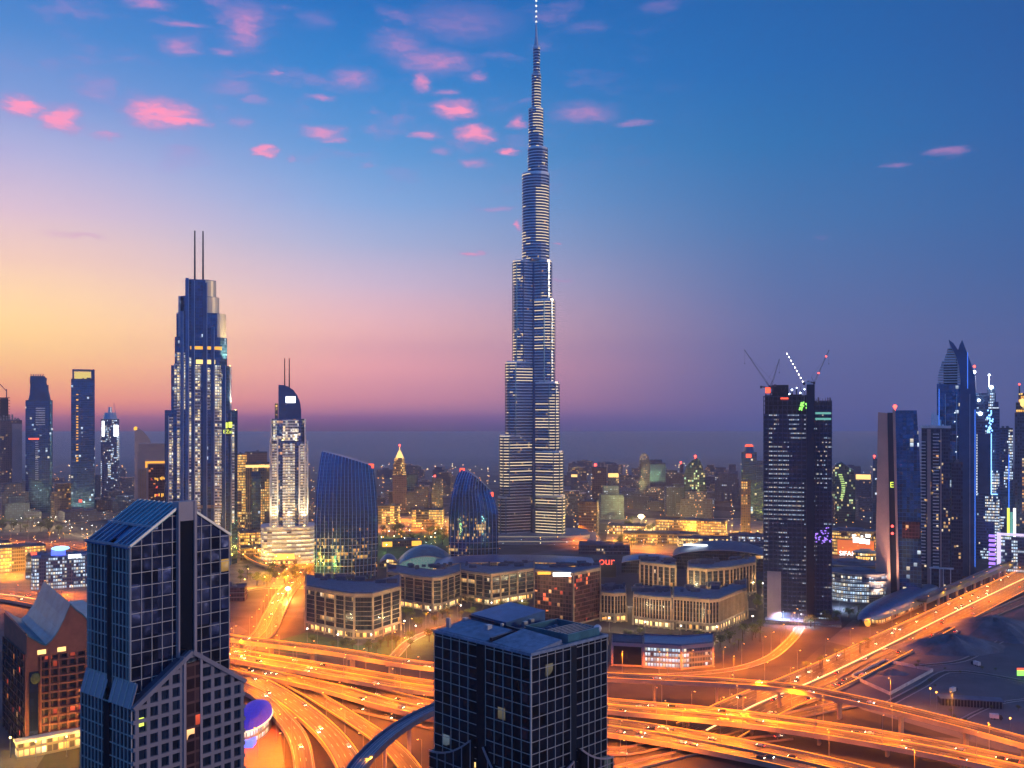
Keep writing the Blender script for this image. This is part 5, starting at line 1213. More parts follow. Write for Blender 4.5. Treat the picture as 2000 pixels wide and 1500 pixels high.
t = simple('blue_block', 'blue block with pale balcony grid near the right edge', 1951, 1978, 838, 1330, 'tower_cool', 26); q = MB(); q.box(-t.w*.5 - .5, -t.w*.5 + .4, -13.9, -13.1, 10, t.z); q.box(t.w*.2, t.w*.2 + .8, -13.9, -13.1, 10, t.z*.8); q.build('lit_edge', 'electric_glow', t.root)
t = simple('gold_crown_tower', 'dark tower at the right edge with a gold lit arched crown', 1982, 2018, 808, 1250, 'tower_mixed', 26)
q = MB(); q.box(t.X(1984), t.X(2016), -12, 12, t.z, t.Z(786)); q.box(t.X(1989), t.X(2010), -9, 9, t.Z(786), t.Z(768)); q.build('crown', 'low_gold', t.root)
q = MB(); q.ball((t.X(1997), -11, t.Z(787)), 3.6, 2, 6); q.build('lit_arch', 'yellow_soft', t.root); mast(t.root, t.X(1991), 0, t.Z(768), t.Z(750), .8); beacon(t.root, t.X(1991), 0, t.Z(752), 1.2)
P_ = Tower('white_framed_block', 'low purple lit block with a white frame beside the highway', 'building', 1975, 1190)
q = MB(); q.box(P_.X(1950), P_.X(2005), -10, 20, 0, P_.Z(1046)); q.build('wall', 'low_cool', P_.root)
q = MB(); q.box(P_.X(1947), P_.X(1955), -14, -9, 0, P_.Z(1040)); q.box(P_.X(1947), P_.X(2005), -14, -9, P_.Z(1044), P_.Z(1040)); q.build('white_frame', emit('lilac_glow', (.75, .62, 1), 1.3), P_.root)
for x, y0, m_ in ((1967,992,'sign_yellow'),(1973,1000,'teal_glow'),(1979,992,'sign_white')): MB().box(P_.X(x), P_.X(x + 5), -8, -2, P_.Z(1046), P_.Z(y0)).build('colour_fin', m_, P_.root)
q = MB()
for k in range(9): q.box(P_.X(1931), P_.X(1944), -12, 0, P_.Z(1118 - k*9 + 3), P_.Z(1118 - k*9))
q.build('lit_terrace', 'purple_glow', P_.root)

# ------------------------------------------------------------------ office blocks of the middle ground
def block(name, label, front, depth, py_top, py_ref, mat='office_glass', fin=12.0, finmat='tan_fin', base=8.0, basemat='shops', cat='office block', floors=4.0, roofmat='grey_roof', over=1.6, finw=1.5, rows=True, plants=True):
    pts = [G(*p_) for p_ in front]; c = sum((p_ for p_ in pts), Vector()) / len(pts)
    r = thing(name, label, cat, c); lo = [(p_ - c) for p_ in pts]
    back = [(p_ - c) + Vector((p_.x, p_.y, 0)).normalized()*depth for p_ in pts][::-1]
    z1 = wz(py_top, pts[py_ref].y); poly = [(p_.x, p_.y) for p_ in lo + back]; n_ = len(lo)
    q = MB(); q.prism(poly, base, z1 - 2.25); q.build('glazing', mat, r)
    cx = sum(p_[0] for p_ in poly)/len(poly); cy = sum(p_[1] for p_ in poly)/len(poly)
    sc_ = lambda f_: [(cx + (x-cx)*f_, cy + (y-cy)*f_) for x, y in poly]
    q = MB(); q.solid(sc_(1.025), z1 - 2.3, z1 + .3); q.build('cornice', finmat, r)
    q = MB(); q.solid(sc_(.985), z1 + .31, z1 + .5); q.prism(sc_(1.0), z1 + .3, z1 + 1.3); q.prism(sc_(.985)[::-1], z1 + .5, z1 + 1.3); rf_ = q.build('roof', roofmat, r)
    if plants:
        R = random.Random(int(front[0][0]))
        for k in range(16):
            f_ = R.uniform(.05, .95); a = Vector(lo[0]).lerp(Vector(lo[-1]), f_) + Vector((c.x, c.y, 0)).normalized()*R.uniform(.25, .8)*depth; s_ = R.uniform(1.0, 5.0)
            MB().box(a.x - s_, a.x + s_, a.y - s_*.7, a.y + s_*.7, z1 + .45, z1 + R.uniform(2.4, 4.6)).build('rooftop_unit', 'dark_roof', rf_)
    q = MB(); q2 = MB(); q3 = MB()
    for a, b_ in list(zip(lo[:-1], lo[1:])) + [(lo[-1], Vector((*poly[n_], 0))), (Vector((*poly[-1], 0)), lo[0])]:
        d = (b_ - a); L = d.length; d.normalize(); nrm = Vector((d.y, -d.x, 0)); N = max(1, round(L/fin))
        for k in range(N + 1):
            p_ = a + d*(L*k/N) + nrm*.25; w_ = finw*(1.25 if k % 3 == 0 else 1)
            MB().bar((p_.x, p_.y, base + .4), (p_.x, p_.y, z1 - 2.3), w_, .9, nrm).build('facade_fin', finmat, r)
            if k % 2 == 0 or fin > 5: MB().bar((p_.x + nrm.x*1.0, p_.y + nrm.y*1.0, 0), (p_.x + nrm.x*1.0, p_.y + nrm.y*1.0, base - .7), 1.1, 1.1, nrm).build('arcade_column', 'sand_stone', r)
        if rows:
            z = base + floors
            while z < z1 - 2: q2.bar((a.x + nrm.x*.15, a.y + nrm.y*.15, z), (b_.x + nrm.x*.15, b_.y + nrm.y*.15, z), .26, .26); z += floors
    pass
    if rows: q2.build('floor_rails', finmat, r)
    q = MB(); q.prism(sc_(.95), 0, base - 1.25); q.build('shopfront', basemat, r)
    q = MB(); q.solid(sc_(1.035), base - 1.3, base + .35); q.build('arcade_cornice', 'sand_stone', r)
    return r
block('office_block', 'curved front dark office block nearest the orange highway, ringed by an arcade', [(598,1230),(655,1243),(692,1249),(728,1249),(781,1231)], 58, 1160, 2)
block('office_block', 'long office block with tan frames behind the curved front one', [(757,1181),(845,1196),(862,1194),(899,1179)], 48, 1130, 1)
block('office_block', 'office block with tan frames left of the red glass building', [(899,1174),(960,1184),(1043,1170)], 46, 1122, 1)
block('red_glass_building', 'dark red glass building with orange edges and white rooftop light', [(1044,1212),(1120,1222),(1172,1208)], 30, 1120, 1, 'red_glass', 40, 'tan_fin', 1.0, 'red_glass', rows=False, finw=.8)
o = bpy.data.objects['red_glass_building']; q = MB(); z_ = wz(1118, 885); q.box(-30, -18, -15, -14, z_ - 3, z_ - .5); q.build('lit_strip', 'sign_orange', o); MB().box(-16, 2, -16.5, -15.5, z_ - 4.5, z_ - 1).build('lit_screen', 'sign_white', o)
block('mall_wing', 'low wing with dense pale fins and stepped grey roof right of the red building', [(1174,1213),(1200,1216),(1222,1214)], 40, 1160, 1, fin=3.0, rows=False, finw=.75)
block('mall_wing', 'curved wing with dense vertical fins and a dark oval rooftop', [(1238,1220),(1275,1226),(1310,1229)], 46, 1166, 1, fin=2.9, rows=False, finw=.75)
block('mall_wing', 'front wing of dense vertical fins with a rounded right end', [(1316,1229),(1385,1236),(1404,1234),(1458,1208)], 50, 1172, 1, fin=3.0, rows=False, finw=.75)
block('mall_hall', 'upper hall with orange framed windows behind the finned wings', [(1250,1160),(1285,1165),(1320,1169)], 40, 1102, 1, fin=6, rows=False, base=3)
block('mall_hall', 'upper hall of orange frames sloping down to the right', [(1344,1172),(1380,1176),(1425,1172),(1475,1160)], 44, 1112, 1, fin=6.5, rows=False, base=3)
block('glass_pavilion', 'small glass pavilion with a slanted blue roof beside the overpass', [(1258,1304),(1330,1308),(1392,1302)], 30, 1262, 1, 'low_cool', 30, 'cladding', 1.0, 'red_glass', rows=False, roofmat='blue_metal', plants=False)
block('dark_hall', 'dark windowless hall between the black tower and the pavilion', [(1196,1300),(1255,1303)], 26, 1258, 1, 'black_glass', 40, 'cladding', 1.0, 'black_glass', rows=False, roofmat='dark_roof', plants=False)
# swept roofs over the mall
def vault(name, label, px0, px1, py, Y, d, h, z0, mat, cat='roof canopy', rot=0.0, lip=None):
    T = Tower(name, label, cat, (px0 + px1)/2, Y, rot); w = (px1 - px0)*T.k; q = MB(); N = 16; M_ = 6; rows = []
    for j in range(M_ + 1):
        y = -d/2 + d*j/M_; rows.append([(-w/2 + w*k/N, y, z0 + h*math.sin(PI*k/N)**.7*(.55 + .45*math.sin(PI*j/M_)) + .4) for k in range(N + 1)])
    for r0, r1 in zip(rows[:-1], rows[1:]):
        for k in range(N): q.face([r0[k], r0[k+1], r1[k+1], r1[k]])
    q.build('roof_shell', mat, T.root, True)
    q = MB(); fr_ = rows[0]
    for k in range(N): q.face([(fr_[k][0], fr_[k][1] + .5, 0), (fr_[k+1][0], fr_[k+1][1] + .5, 0), (fr_[k+1][0], fr_[k+1][1] + .5, fr_[k+1][2] - .3), (fr_[k][0], fr_[k][1] + .5, fr_[k][2] - .3)], ((fr_[k][0], 0), (fr_[k+1][0], 0), (fr_[k+1][0], fr_[k+1][2]), (fr_[k][0], fr_[k][2])))
    q.build('front_wall', 'low_cool' if lip is None else lip, T.root)
    q = MB()
    for k in range(N): q.bar(fr_[k], fr_[k+1], .8, .8)
    q.build('roof_edge', 'cladding', T.root); return T
v = vault('swept_roof_hall', 'broad hall with a smooth purple grey roof and a white skylight', 1315, 1510, 1108, 1230, 70, 16, 16, 'grey_roof', 'hall', lip='office_glass')
q = MB(); q.solid(ell(30, 10, 20, -34, -22), 28.4, 29.6); q.build('skylight', 'sign_white', v.root)
vault('swept_roof_hall', 'small hall with low blue roof by the foot of the tallest tower', 1215, 1320, 1105, 1200, 50, 8, 12, 'blue_metal', 'hall', lip='office_glass')
vault('swept_roof_hall', 'dark blue roofed hall behind the office blocks', 850, 1160, 1108, 1190, 60, 7, 12, 'blue_metal', 'hall', lip='low_gold')
v = vault('lattice_roof_hall', 'pale teal lattice roofed hall left of the smaller sail tower', 775, 888, 1108, 1235, 60, 24, 3, 'teal_metal', 'hall', lip='low_cool')
m, n, b = newmat('lattice_glow'); t_ = nd(n, 'ShaderNodeTexCoord'); vo = nd(n, 'ShaderNodeTexVoronoi', {'Vector': t_.outputs['Object'], 'Scale': .28}, feature='DISTANCE_TO_EDGE')
ln = mr(n, vo.outputs['Distance'], .04, .12, 0, 1); put(n, b.inputs['Base Color'], mix(n, ln, (.45, .5, .48), (.05, .16, .17))); put(n, b.inputs['Emission Color'], (.45, .85, .70, 1)); put(n, b.inputs['Emission Strength'], mt(n, 'MULTIPLY', ln, .32)); b.inputs['Roughness'].default_value = .3
v.root.children[0].data.materials[0] = m
vault('blue_lit_pavilion', 'small blue lit pavilion with yellow fence beside the wide sail tower', 742, 776, 1108, 1235, 30, 10, 5, 'sky_blue_dim' if 'sky_blue_dim' in MATS else 'blue_metal', 'pavilion', lip='shops')
# round mall buildings between the building site and the leaning tower
def drum(name, label, px, Y, w, d, h, mat, bands=3, roofmat='grey_roof', cat='building', bandmat='concrete'):
    T = Tower(name, label, cat, px, Y); q = MB(); q.prism(ell(w, d, 28), 0, h); q.build('wall', mat, T.root)
    q = MB()
    for k in range(bands): z = h*(k + 1)/bands; q.solid(ell(w + 2.5, d + 2.5, 28), z - .9, z)
    q.build('ring_bands', bandmat, T.root); q = MB(); q.solid(ell(w*.98, d*.98, 28), h + .01, h + .8); q.solid(ell(w*.5, d*.5, 20), h + .81, h + 3); q.build('roof', roofmat, T.root); return T
drum('round_building', 'round grey building with ribbed walls beside the leaning tower', 1672, 1010, 60, 40, 30, 'low_cool', 4)
drum('round_building', 'low round building behind the ribbed one with a wide flat roof', 1660, 1120, 70, 50, 22, 'tower_mixed', 2)
t = drum('lit_market_hall', 'orange lit hall with white lettering left of the leaning tower', 1660, 1330, 68, 30, 34, 'low_gold', 3, bandmat='tan_fin'); R = random.Random(6)
q = MB(); q.box(t.X(1636), t.X(1706), -18.2, -17.4, 3, 22); q.build('sign_board', emit('board_glow', (1, .22, .06), .9), t.root)
for x0, x1, y0, y1 in ((1666,1677,1046,1056),(1678,1689,1047,1057),(1690,1698,1049,1058),(1690,1699,1039,1045),(1664,1672,1041,1043),(1664,1670,1045,1047),(1681,1685,1042,1045)): MB().box(t.X(x0), t.X(x1), -18.7, -18.25, t.Z(y1), t.Z(y0)).build('lit_panel', 'sign_white', t.root)
text_part('lit_letters', 'SIFAR', 8.5, (t.X(1655), -20, 1.5), (PI/2, 0, 0), 'sign_white', t.root)
t = drum('gold_drum', 'small gold lit drum pavilion near the leaning tower foot', 1690, 1150, 26, 20, 30, 'amber_wall' if 'amber_wall' in MATS else 'shops', 2, 'gold_panel')
# foot of the crescent tower: gold pavilion and ring road
T_ = Tower('gold_pavilion', 'glowing yellow pavilion at the foot of the crescent topped tower', 'pavilion', 556, 1215)
q = MB(); q.solid(rrect(30, 18, 5), 0, 12); q.build('wall', 'shops', T_.root); q = MB(); q.solid(rrect(24, 13, 4), 12.5, 19); q.build('upper_wall', emit('pavilion_glow', (1, .62, .12), 1.5), T_.root)
MB().solid(rrect(33, 20, 6), 12, 12.5).build('lower_roof', 'gold_panel', T_.root); MB().solid(rrect(26, 15, 5), 19, 19.6).build('roof', 'gold_panel', T_.root)
P = [G(452,1062,6), G(480,1082,6), G(515,1101,6), (G(560,1108,6)), G(620,1102,6)]
road('ring_flyover', P, 12, 2, glow=[(5.8,'trail_glow',.3),(-5.8,'trail_glow',.3)], lamp='forecourt', lamp_step=22, lampside=(1,))
for i, (lb, x, Y, w, d, h, mat) in enumerate([('low gold lit hall under the stepped tower',500,1290,40,24,16,'low_gold'),('terraced orange block left of the banded podium',492,1340,34,24,30,'low_gold'),
    ('orange lit low block right of the gold spire tower',836,1650,52,26,30,'low_gold'),('orange lit block left of the gold spire tower',755,1700,46,24,32,'low_gold'),
    ('low dark block with two orange lit ends',783,1420,56,24,8,'tower_brown'),('gold market hall beneath the far floodlight',1225,1560,60,34,14,'shops'),('long gold market hall with arcades',1290,1450,110,30,15,'low_gold'),
    ('bright gold bazaar with white lit front',1400,1400,110,28,14,'shops'),('orange terraced bazaar behind the gold one',1350,1560,110,28,22,'low_gold'),('striped market building by the building site',1465,1380,60,28,20,'low_cool'),
    ('blue lit store left of the building site',1480,1290,44,24,18,'low_cool'),('brown mid rise by the foot of the tallest tower',1150,1560,30,24,52,'far_gold'),('dim low hall right of the tallest tower base',1180,1350,70,40,12,'tower_dark'),
    ('orange lit hotel near the left edge',40,1200,52,30,30,'low_gold'),('white gridded block next to the blue lit roof',80,1150,30,22,26,'low_cool'),('pale gridded block behind the gabled tower',155,1130,16,22,30,'low_cool'),('gold lit store at the far left edge',-6,1230,30,24,30,'shops'),
    ('red lit low block under the stepped tower base',455,1010,26,20,14,'red_glass'),('orange lit hall by the foot of the leaning tower',1782,1085,40,26,22,'low_gold'),('orange lit terrace behind the balcony tower',1800,1150,50,26,34,'low_gold')]):
    T_ = Tower('low_building', lb, 'building', x, Y, .15*math.sin(i*2.1)); q = MB(); q.prism(rect(w, d), 0, h); q.build('wall', mat, T_.root); roof_kit(T_.root, rect(w, d), h, seed=i, mat='dark_roof')
    q = MB()
    for k in range(1, int(h/4.5)): q.prism(rect(w + .8, d + .8), k*4.5, k*4.5 + .5)
    q.build('floor_ledges', 'concrete', T_.root)
    if 'two orange' in lb:
        for s_ in (-1, 1): MB().box(s_*w*.38 - 7, s_*w*.38 + 7, -d/2 - 1, -d/2 - .1, 1, 8).build('lit_end', 'sign_orange', T_.root)
T_ = Tower('blue_roof_building', 'dark gridded building with a glowing blue roof and white signs', 'building', 120, 1085)
q = MB(); q.prism(rrect(60, 34, 6), 0, wz(1085, 1085)); q.build('wall', 'low_cool', T_.root); roof_kit(T_.root, rrect(60, 34, 6), wz(1085, 1085), 'blue_metal')
q = MB(); q.ball((T_.X(118), -3, T_.Z(1070)), 9.5, 3, 2.6, 12, 6); q.build('lit_canopy', 'sky_blue_glow', T_.root); MB().box(T_.X(133), T_.X(158), -18.5, -17.5, T_.Z(1087), T_.Z(1080)).build('lit_screen', 'sign_white', T_.root)
q = MB(); q.box(T_.X(100), T_.X(128), -10, 4, T_.Z(1082), T_.Z(1075)); q.build('roof_glow', 'blue_glow', T_.root); MB().box(T_.X(62), T_.X(73), -18, -17.2, T_.Z(1077), T_.Z(1072)).build('red_sign', 'sign_red', T_.root)
T_ = Tower('rooftop_letters', 'red lit letters on a dark low roof behind the red building', 'sign', 1185, 1150); text_part('lit_letters', 'our', 13, (0, 0, T_.Z(1103)), (PI/2, 0, 0), 'sign_red', T_.root)
MB().box(-11, 11, .4, 1.0, 0, T_.Z(1103) + 1).build('sign_frame', 'dark_metal', T_.root)
# metro station shell and viaduct along the right highway
c0, c1 = G(1690, 1222), G(1822, 1164); c = (c0 + c1)/2; dv = (c1 - c0); Ls = dv.length*1.12
r = thing('metro_station', 'long dark blue shell roofed station beside the boulevard', 'station', (c.x, c.y, 0), math.atan2(dv.y, dv.x))
q = MB(); rows = []; N, M_ = 22, 12
for j in range(N + 1):
    u = -1 + 2*j/N; f_ = max(.02, 1 - abs(u)**2.6)**.5
    rows.append([(u*Ls/2, 15*f_*math.cos(PI*k/M_), 6 + 12*f_*math.sin(PI*k/M_)) for k in range(M_ + 1)])
for r0, r1 in zip(rows[:-1], rows[1:]):
    for k in range(M_): q.face([r0[k], r1[k], r1[k+1], r0[k+1]])
q.build('shell_roof', 'blue_metal', r, True)
q = MB(); q.solid(rrect(Ls*.80, 20, 9, 5), 0, 6.2); q.build('platform', 'tower_gold', r)
q = MB(); q.ball((-Ls*.47, -4, 4), 2, 3, 3.5); q.build('lit_entrance', 'amber_glow', r)
P = [G(1800,1172,12), G(1880,1140,12), G(1950,1110,12), G(2030,1078,12), G(2120,1040,12)]; fr = frames(spline(P)); r = bpy.data.objects.new('metro_track', None); COL.objects.link(r); tag(r, 'dark blue raised metro track running beside the boulevard to the station', 'viaduct')
q = MB(); strip(q, fr, -5, 5, -2, -.02); q.build('deck', 'navy_panel', r); q = MB(); strip(q, fr, -5.4, -5.02, -2.2, 2.2); q.build('side_wall', 'blue_metal', r); q = MB(); strip(q, fr, 5.02, 5.4, -2.2, 2.2); q.build('side_wall', 'blue_metal', r)
nxt = 8
for (p_, nn, tt, L) in fr:
    if L > nxt: nxt += 30; q = MB(); q.cyl((p_.x, p_.y), 1.3, 1.3, 0, p_.z - 2.02, 10, False); q.build('pier', 'concrete', r)
# little things on the sand side
c = G(1895, 1378); r = thing('site_cabin_row', 'long low dark shed with barred front on the sand', 'shed', (c.x, c.y, .12), -.22)
q = MB(); q.box(-19, 19, -4, 4, 0, 4.6); q.build('wall', 'dark_metal', r); q = MB(); q.box(-19.8, 19.8, -5, 5, 4.6, 5.1); q.build('roof', 'grey_roof', r)
q = MB()
for k in range(20): q.bar((-18.5 + k*1.95, -4.4, 0), (-18.5 + k*1.95, -4.4, 4.5), .3, .3)
q.build('bars', 'lamp_pole', r)
c = G(1996, 1328); r = thing('green_sign', 'small green and red lit sign at the right edge of the sand', 'sign', (c.x, c.y, .12)); MB().box(-.3, .3, -.3, .3, 0, 3).build('post', 'lamp_pole', r); MB().box(-3.5, 3.5, -.3, .3, 3, 7).build('lit_panel', 'sign_green', r); MB().box(-3.5, 3.5, -.3, .3, 7.02, 8.5).build('lit_top', 'sign_red', r)
# blue lit dome behind the gabled tower
c = G(492, 1440); r = thing('blue_dome_hall', 'rounded hall glowing violet blue beside the gabled tower', 'hall', (c.x - 1, c.y + 8, 0), .0)
q = MB(); rows = []
for j in range(9): t_ = j/8*PI/2; rows.append([(9.5*math.cos(t_)*math.cos(2*PI*k/26), 25*math.cos(t_)*math.sin(2*PI*k/26), 9 + 9*math.sin(t_)) for k in range(26)])
q.walls(rows); q.build('dome', emit('violet_glow', (.09, .06, .85), .5), r, True)
q = MB(); q.prism(ell(18, 49, 26), 0, 8.8); q.build('wall', 'low_cool', r)
q = MB(); q.solid(ell(20, 52, 26), 8.3, 9.2); q.build('rim', 'pale_band_glow', r)
for x0, y0 in ((-4, -30), (4, -27)): MB().box(x0 - 2.5, x0 + 2.5, y0, y0 + 8, 0, 4).build('entrance_box', 'blue_glow', r)

# ------------------------------------------------------------------ street lamps
def light(name, col, power, parent, z, x=2.2, rad=.4, spot=True):
    l = bpy.data.lights.new(name, 'SPOT' if spot else 'POINT'); l.color = col; l.energy = power; l.shadow_soft_size = rad
    if spot: l.spot_size = math.radians(164); l.spot_blend = .5     # street luminaires throw their light down
    o = bpy.data.objects.new(name, l); COL.objects.link(o); o.location = (x, 0, z); o.parent = parent; return o
PK = 6.0
LAMP_KIND = {'sodium': ((1, .205, .002), 15000, 'sodium_glow'), 'yellow': ((1, .43, .03), 52000, 'yellow_glow'), 'white': ((1, .68, .30), 17000, 'white_glow'), 'low': ((1, .30, .02), 3000, 'sodium_glow'), 'forecourt': ((1, .50, .05), 9000, 'yellow_glow'), 'green': ((.75, 1, .28), 6500, 'white_glow'), 'cool': ((.5, .7, 1), 9000, 'cool_glow')}
PROTO = {}
def lamp(kind, loc, rz, label, group, h=None):
    key = kind; h = h or (17.0 if kind == 'sodium' else 11.0)
    if key not in PROTO:
        col, pw, gm_ = LAMP_KIND[kind]
        r = thing('street_lamp', label, 'street lamp', loc, rz, group)
        q = MB(); q.cyl((0, 0), .22, .10, 0, h - .4, 8); q.cyl((0, 0), .4, .35, 0, .9, 8); q.build('pole', 'lamp_pole', r)
        if kind == 'sodium' or kind == 'cool':
            q = MB(); q.bar((0, 0, h - .5), (1.0, 0, h), .14, .14); q.bar((1.0, 0, h), (2.1, 0, h + .1), .14, .14); q.build('arm', 'lamp_pole', r)
            q = MB(); q.box(1.5, 2.9, -.3, .3, h - .02, h + .25); hd_ = q.build('lamp_head', 'lamp_pole', r)
            q = MB(); q.ball((2.2, 0, h - .12), .62, .32, .22, 8, 4); q.build('lens', gm_, hd_)
            light('lamp_light', col, pw * PK, r, h - .5)
        else:
            q = MB(); q.cyl((0, 0), .35, .2, h - .4, h - .1, 8); hd_ = q.build('lamp_head', 'lamp_pole', r)
            q = MB(); q.ball((0, 0, h + .4), .55, .55, .5, 10, 6); q.build('globe', gm_, hd_)
            light('lamp_light', col, pw * 5.0, r, h + .4, 0, .6, False)
        PROTO[key] = r; return r
    return dup(PROTO[key], loc, rz, label, group)
NAMES = {'sodium': ('orange street lamp on a slim pole beside the orange lit roads', 'orange street lamps along the roads'), 'yellow': ('yellow globe lamp on the street south of the banded podium', 'yellow globe lamps on the podium street'), 'white': ('white globe lamp on the lane behind the finned mall wings', 'white globe lamps behind the mall wings'), 'forecourt': ('yellow street lamp lighting the gold flyover', 'yellow lamps along the flyover')}
for p_, rz, kind in LAMP_SPOTS:
    if p_.y < 450 or p_.y > 1700: continue
    px, py = 1000 + p_.x/p_.y*F, HY + (H - p_.z)/p_.y*F
    if not (-90 < px < 2090 and 900 < py < 1590): continue
    lamp(kind, p_, rz, *NAMES[kind])
def zone(kind, label, group, spots):
    for px, py in spots: lamp(kind, G(px, py, .1), random.uniform(0, 6.28), label, group)
zone('forecourt', 'yellow lamp in the forecourt below the crescent topped tower', 'yellow forecourt lamps', [(485,1130),(520,1118),(560,1130),(600,1120),(505,1085),(545,1140),(580,1098),(612,1075),(475,1100)])
zone('yellow', 'yellow lamp among the gold market halls', 'yellow market lamps', [(1215,1040),(1240,1052),(1262,1030),(1290,1056),(1330,1062),(1370,1066),(1410,1066),(1445,1058),(1480,1052),(1255,1022),(1310,1040),(1390,1046),(1222,1066),(1275,1070),(1350,1046),(1430,1040),(1460,1070),(1495,1038),(1330,1026),(1200,1055)])
zone('white', 'white lamp in the planted court between the office blocks', 'white lamps between the office blocks', [(600,1254),(660,1266),(725,1266),(790,1238),(840,1215),(900,1206),(960,1200),(1020,1196),(812,1248),(1190,1232),(1260,1240),(1330,1248),(1400,1250),(1470,1228),(1500,1190),(1490,1160),(1240,1185),(1320,1180),(1430,1190)])
zone('green', 'pale green lamp on the park lawn by the smaller sail tower', 'pale green park lamps', [(760,1052),(800,1050),(850,1056),(790,1066),(755,1080),(770,1062),(825,1046),(842,1064),(862,1046),(745,1064),(1230,1028),(1208,1036)])
zone('sodium', 'orange lamp lighting the streets under the left skyline', 'orange lamps under the left skyline', [(30,1100),(150,1120),(20,1075),(60,1150),(120,1165),(10,1130),(800,1018),(830,1024),(765,1020),(855,1040),(1130,1045),(1640,1075),(1690,1068),(1770,1110),(1790,1140),(1845,1150),(1690,1110)])
zone('low', 'short orange lamp standing alone on the dark sand', 'orange lamps on the sand', [(1817,1378),(1829,1386),(1973,1440)])
zone('sodium', 'orange lamp on the plaza beside the violet dome hall', 'orange plaza lamps', [(530,1400),(540,1450),(505,1480),(555,1490)])
zone('forecourt', 'golden lamp by the shopfronts under the brown block', 'golden lamps by the brown block', [(20,1480),(70,1488),(130,1478),(160,1470)])
zone('white', 'white park lamp below the left skyline', 'white park lamps below the left skyline', [(8 + 17*k + 5*math.sin(k*3.1), 1028 + 6*math.sin(k*1.9)) for k in range(8)] + [(140 + 20*k, 1044 + 4*math.sin(k*2.3)) for k in range(4)])
zone('yellow', 'yellow lamp among the halls at the far left edge', 'yellow lamps at the far left edge', [(20,1122),(60,1118),(95,1142),(130,1150),(10,1075),(160,1138)])
zone('yellow', 'yellow lamp on the golden streets between the sail towers', 'yellow lamps between the sail towers', [(748,1016),(772,1028),(800,1014),(822,1030),(848,1016),(870,1032),(885,1016),(760,1036)])
zone('cool', 'cool white lamp beneath the dark building site', 'cool lamps at the building site', [(1600,1212),(1560,1222),(1530,1218),(1640,1190),(1480,1075),(1510,1090)])

# ------------------------------------------------------------------ cars
def make_car(mat):
    r = thing('car', 'car', 'car', (0, 0, 0))
    pr = [(-2.2,.35),(2.25,.35),(2.3,.75),(1.2,.95),(.55,1.42),(-1.1,1.45),(-1.95,1.0),(-2.25,.9)]
    q = MB(); L_s = [[(x, -.88 if z < 1.1 else -.68, z) for x, z in pr], [(x, .88 if z < 1.1 else .68, z) for x, z in pr]]
    q.face(L_s[0]); q.face(L_s[1][::-1])
    for k in range(len(pr)): j = (k+1) % len(pr); q.face([L_s[0][j], L_s[0][k], L_s[1][k], L_s[1][j]])
    q.build('body', mat, r)
    q = MB(); q.face([(1.16,-.62,1.0),(1.16,.62,1.0),(.6,.58,1.38),(.6,-.58,1.38)]); q.face([(-1.9,.62,1.06),(-1.9,-.62,1.06),(-1.18,-.58,1.40),(-1.18,.58,1.40)])
    for s_ in (-1, 1): q.face([(1.0,s_*.80,1.0),(.5,s_*.71,1.36),(-1.05,s_*.71,1.38),(-1.6,s_*.80,1.04)])
    q.build('windows', 'black_glass', r)
    for x in (1.35, -1.35):
        for s_ in (-1, 1):
            w = MB(); N = 10; a = [(x + .33*math.cos(2*PI*k/N), s_*.92, .33 + .33*math.sin(2*PI*k/N)) for k in range(N)]; b_ = [(p_[0], s_*.68, p_[2]) for p_ in a]; w.walls([a, b_]); w.face(a); w.build('wheel', 'tyre', r)
    for s_ in (-1, 1):
        q = MB(); q.ball((2.28, s_*.6, .68), .14, .26, .15, 6, 4); q.build('headlight', 'head_glow', r); q = MB(); q.ball((-2.25, s_*.62, .78), .1, .26, .14, 6, 4); q.build('taillight', 'tail_glow', r)
    return r
CARS = [make_car(m_) for m_ in ('car_white', 'car_dark', 'car_silver')]; used = set(); R = random.Random(77)
def in_view(p_):
    px, py = 1000 + p_.x/p_.y*F, HY + (H - p_.z)/p_.y*F
    return -5 < px < 2005 and py < 1505
for fr, width, lanes, med, (cnt, lb) in CAR_PATHS:
    lw = (width - 2)/lanes; vis = [f_ for f_ in fr if f_[0].y > 480 and in_view(f_[0])]
    for c_ in range(cnt):
        i = R.randrange(len(vis) - 1); a, b_ = vis[i], vis[i+1]; t_ = R.random(); ln_ = R.randrange(lanes); off = -width/2 + 1 + lw*(ln_ + .5)
        if med and abs(off) < 1.6: off += 2.0
        p_ = a[0].lerp(b_[0], t_) + a[1]*off + Vector((0, 0, .03)); fwd = off < 0 if (med or lanes > 4) else True
        rz = math.atan2(a[2].y, a[2].x) + (0 if fwd else PI); k = R.randrange(3)
        if k not in used: used.add(k); o = CARS[k]; o.location = p_; o.rotation_euler = (0, 0, rz); o['label'] = lb; o['group'] = lb.replace('car with lit lamps', 'cars with lit lamps')
        else: dup(CARS[k], p_, rz, lb, lb.replace('car with lit lamps', 'cars with lit lamps'))

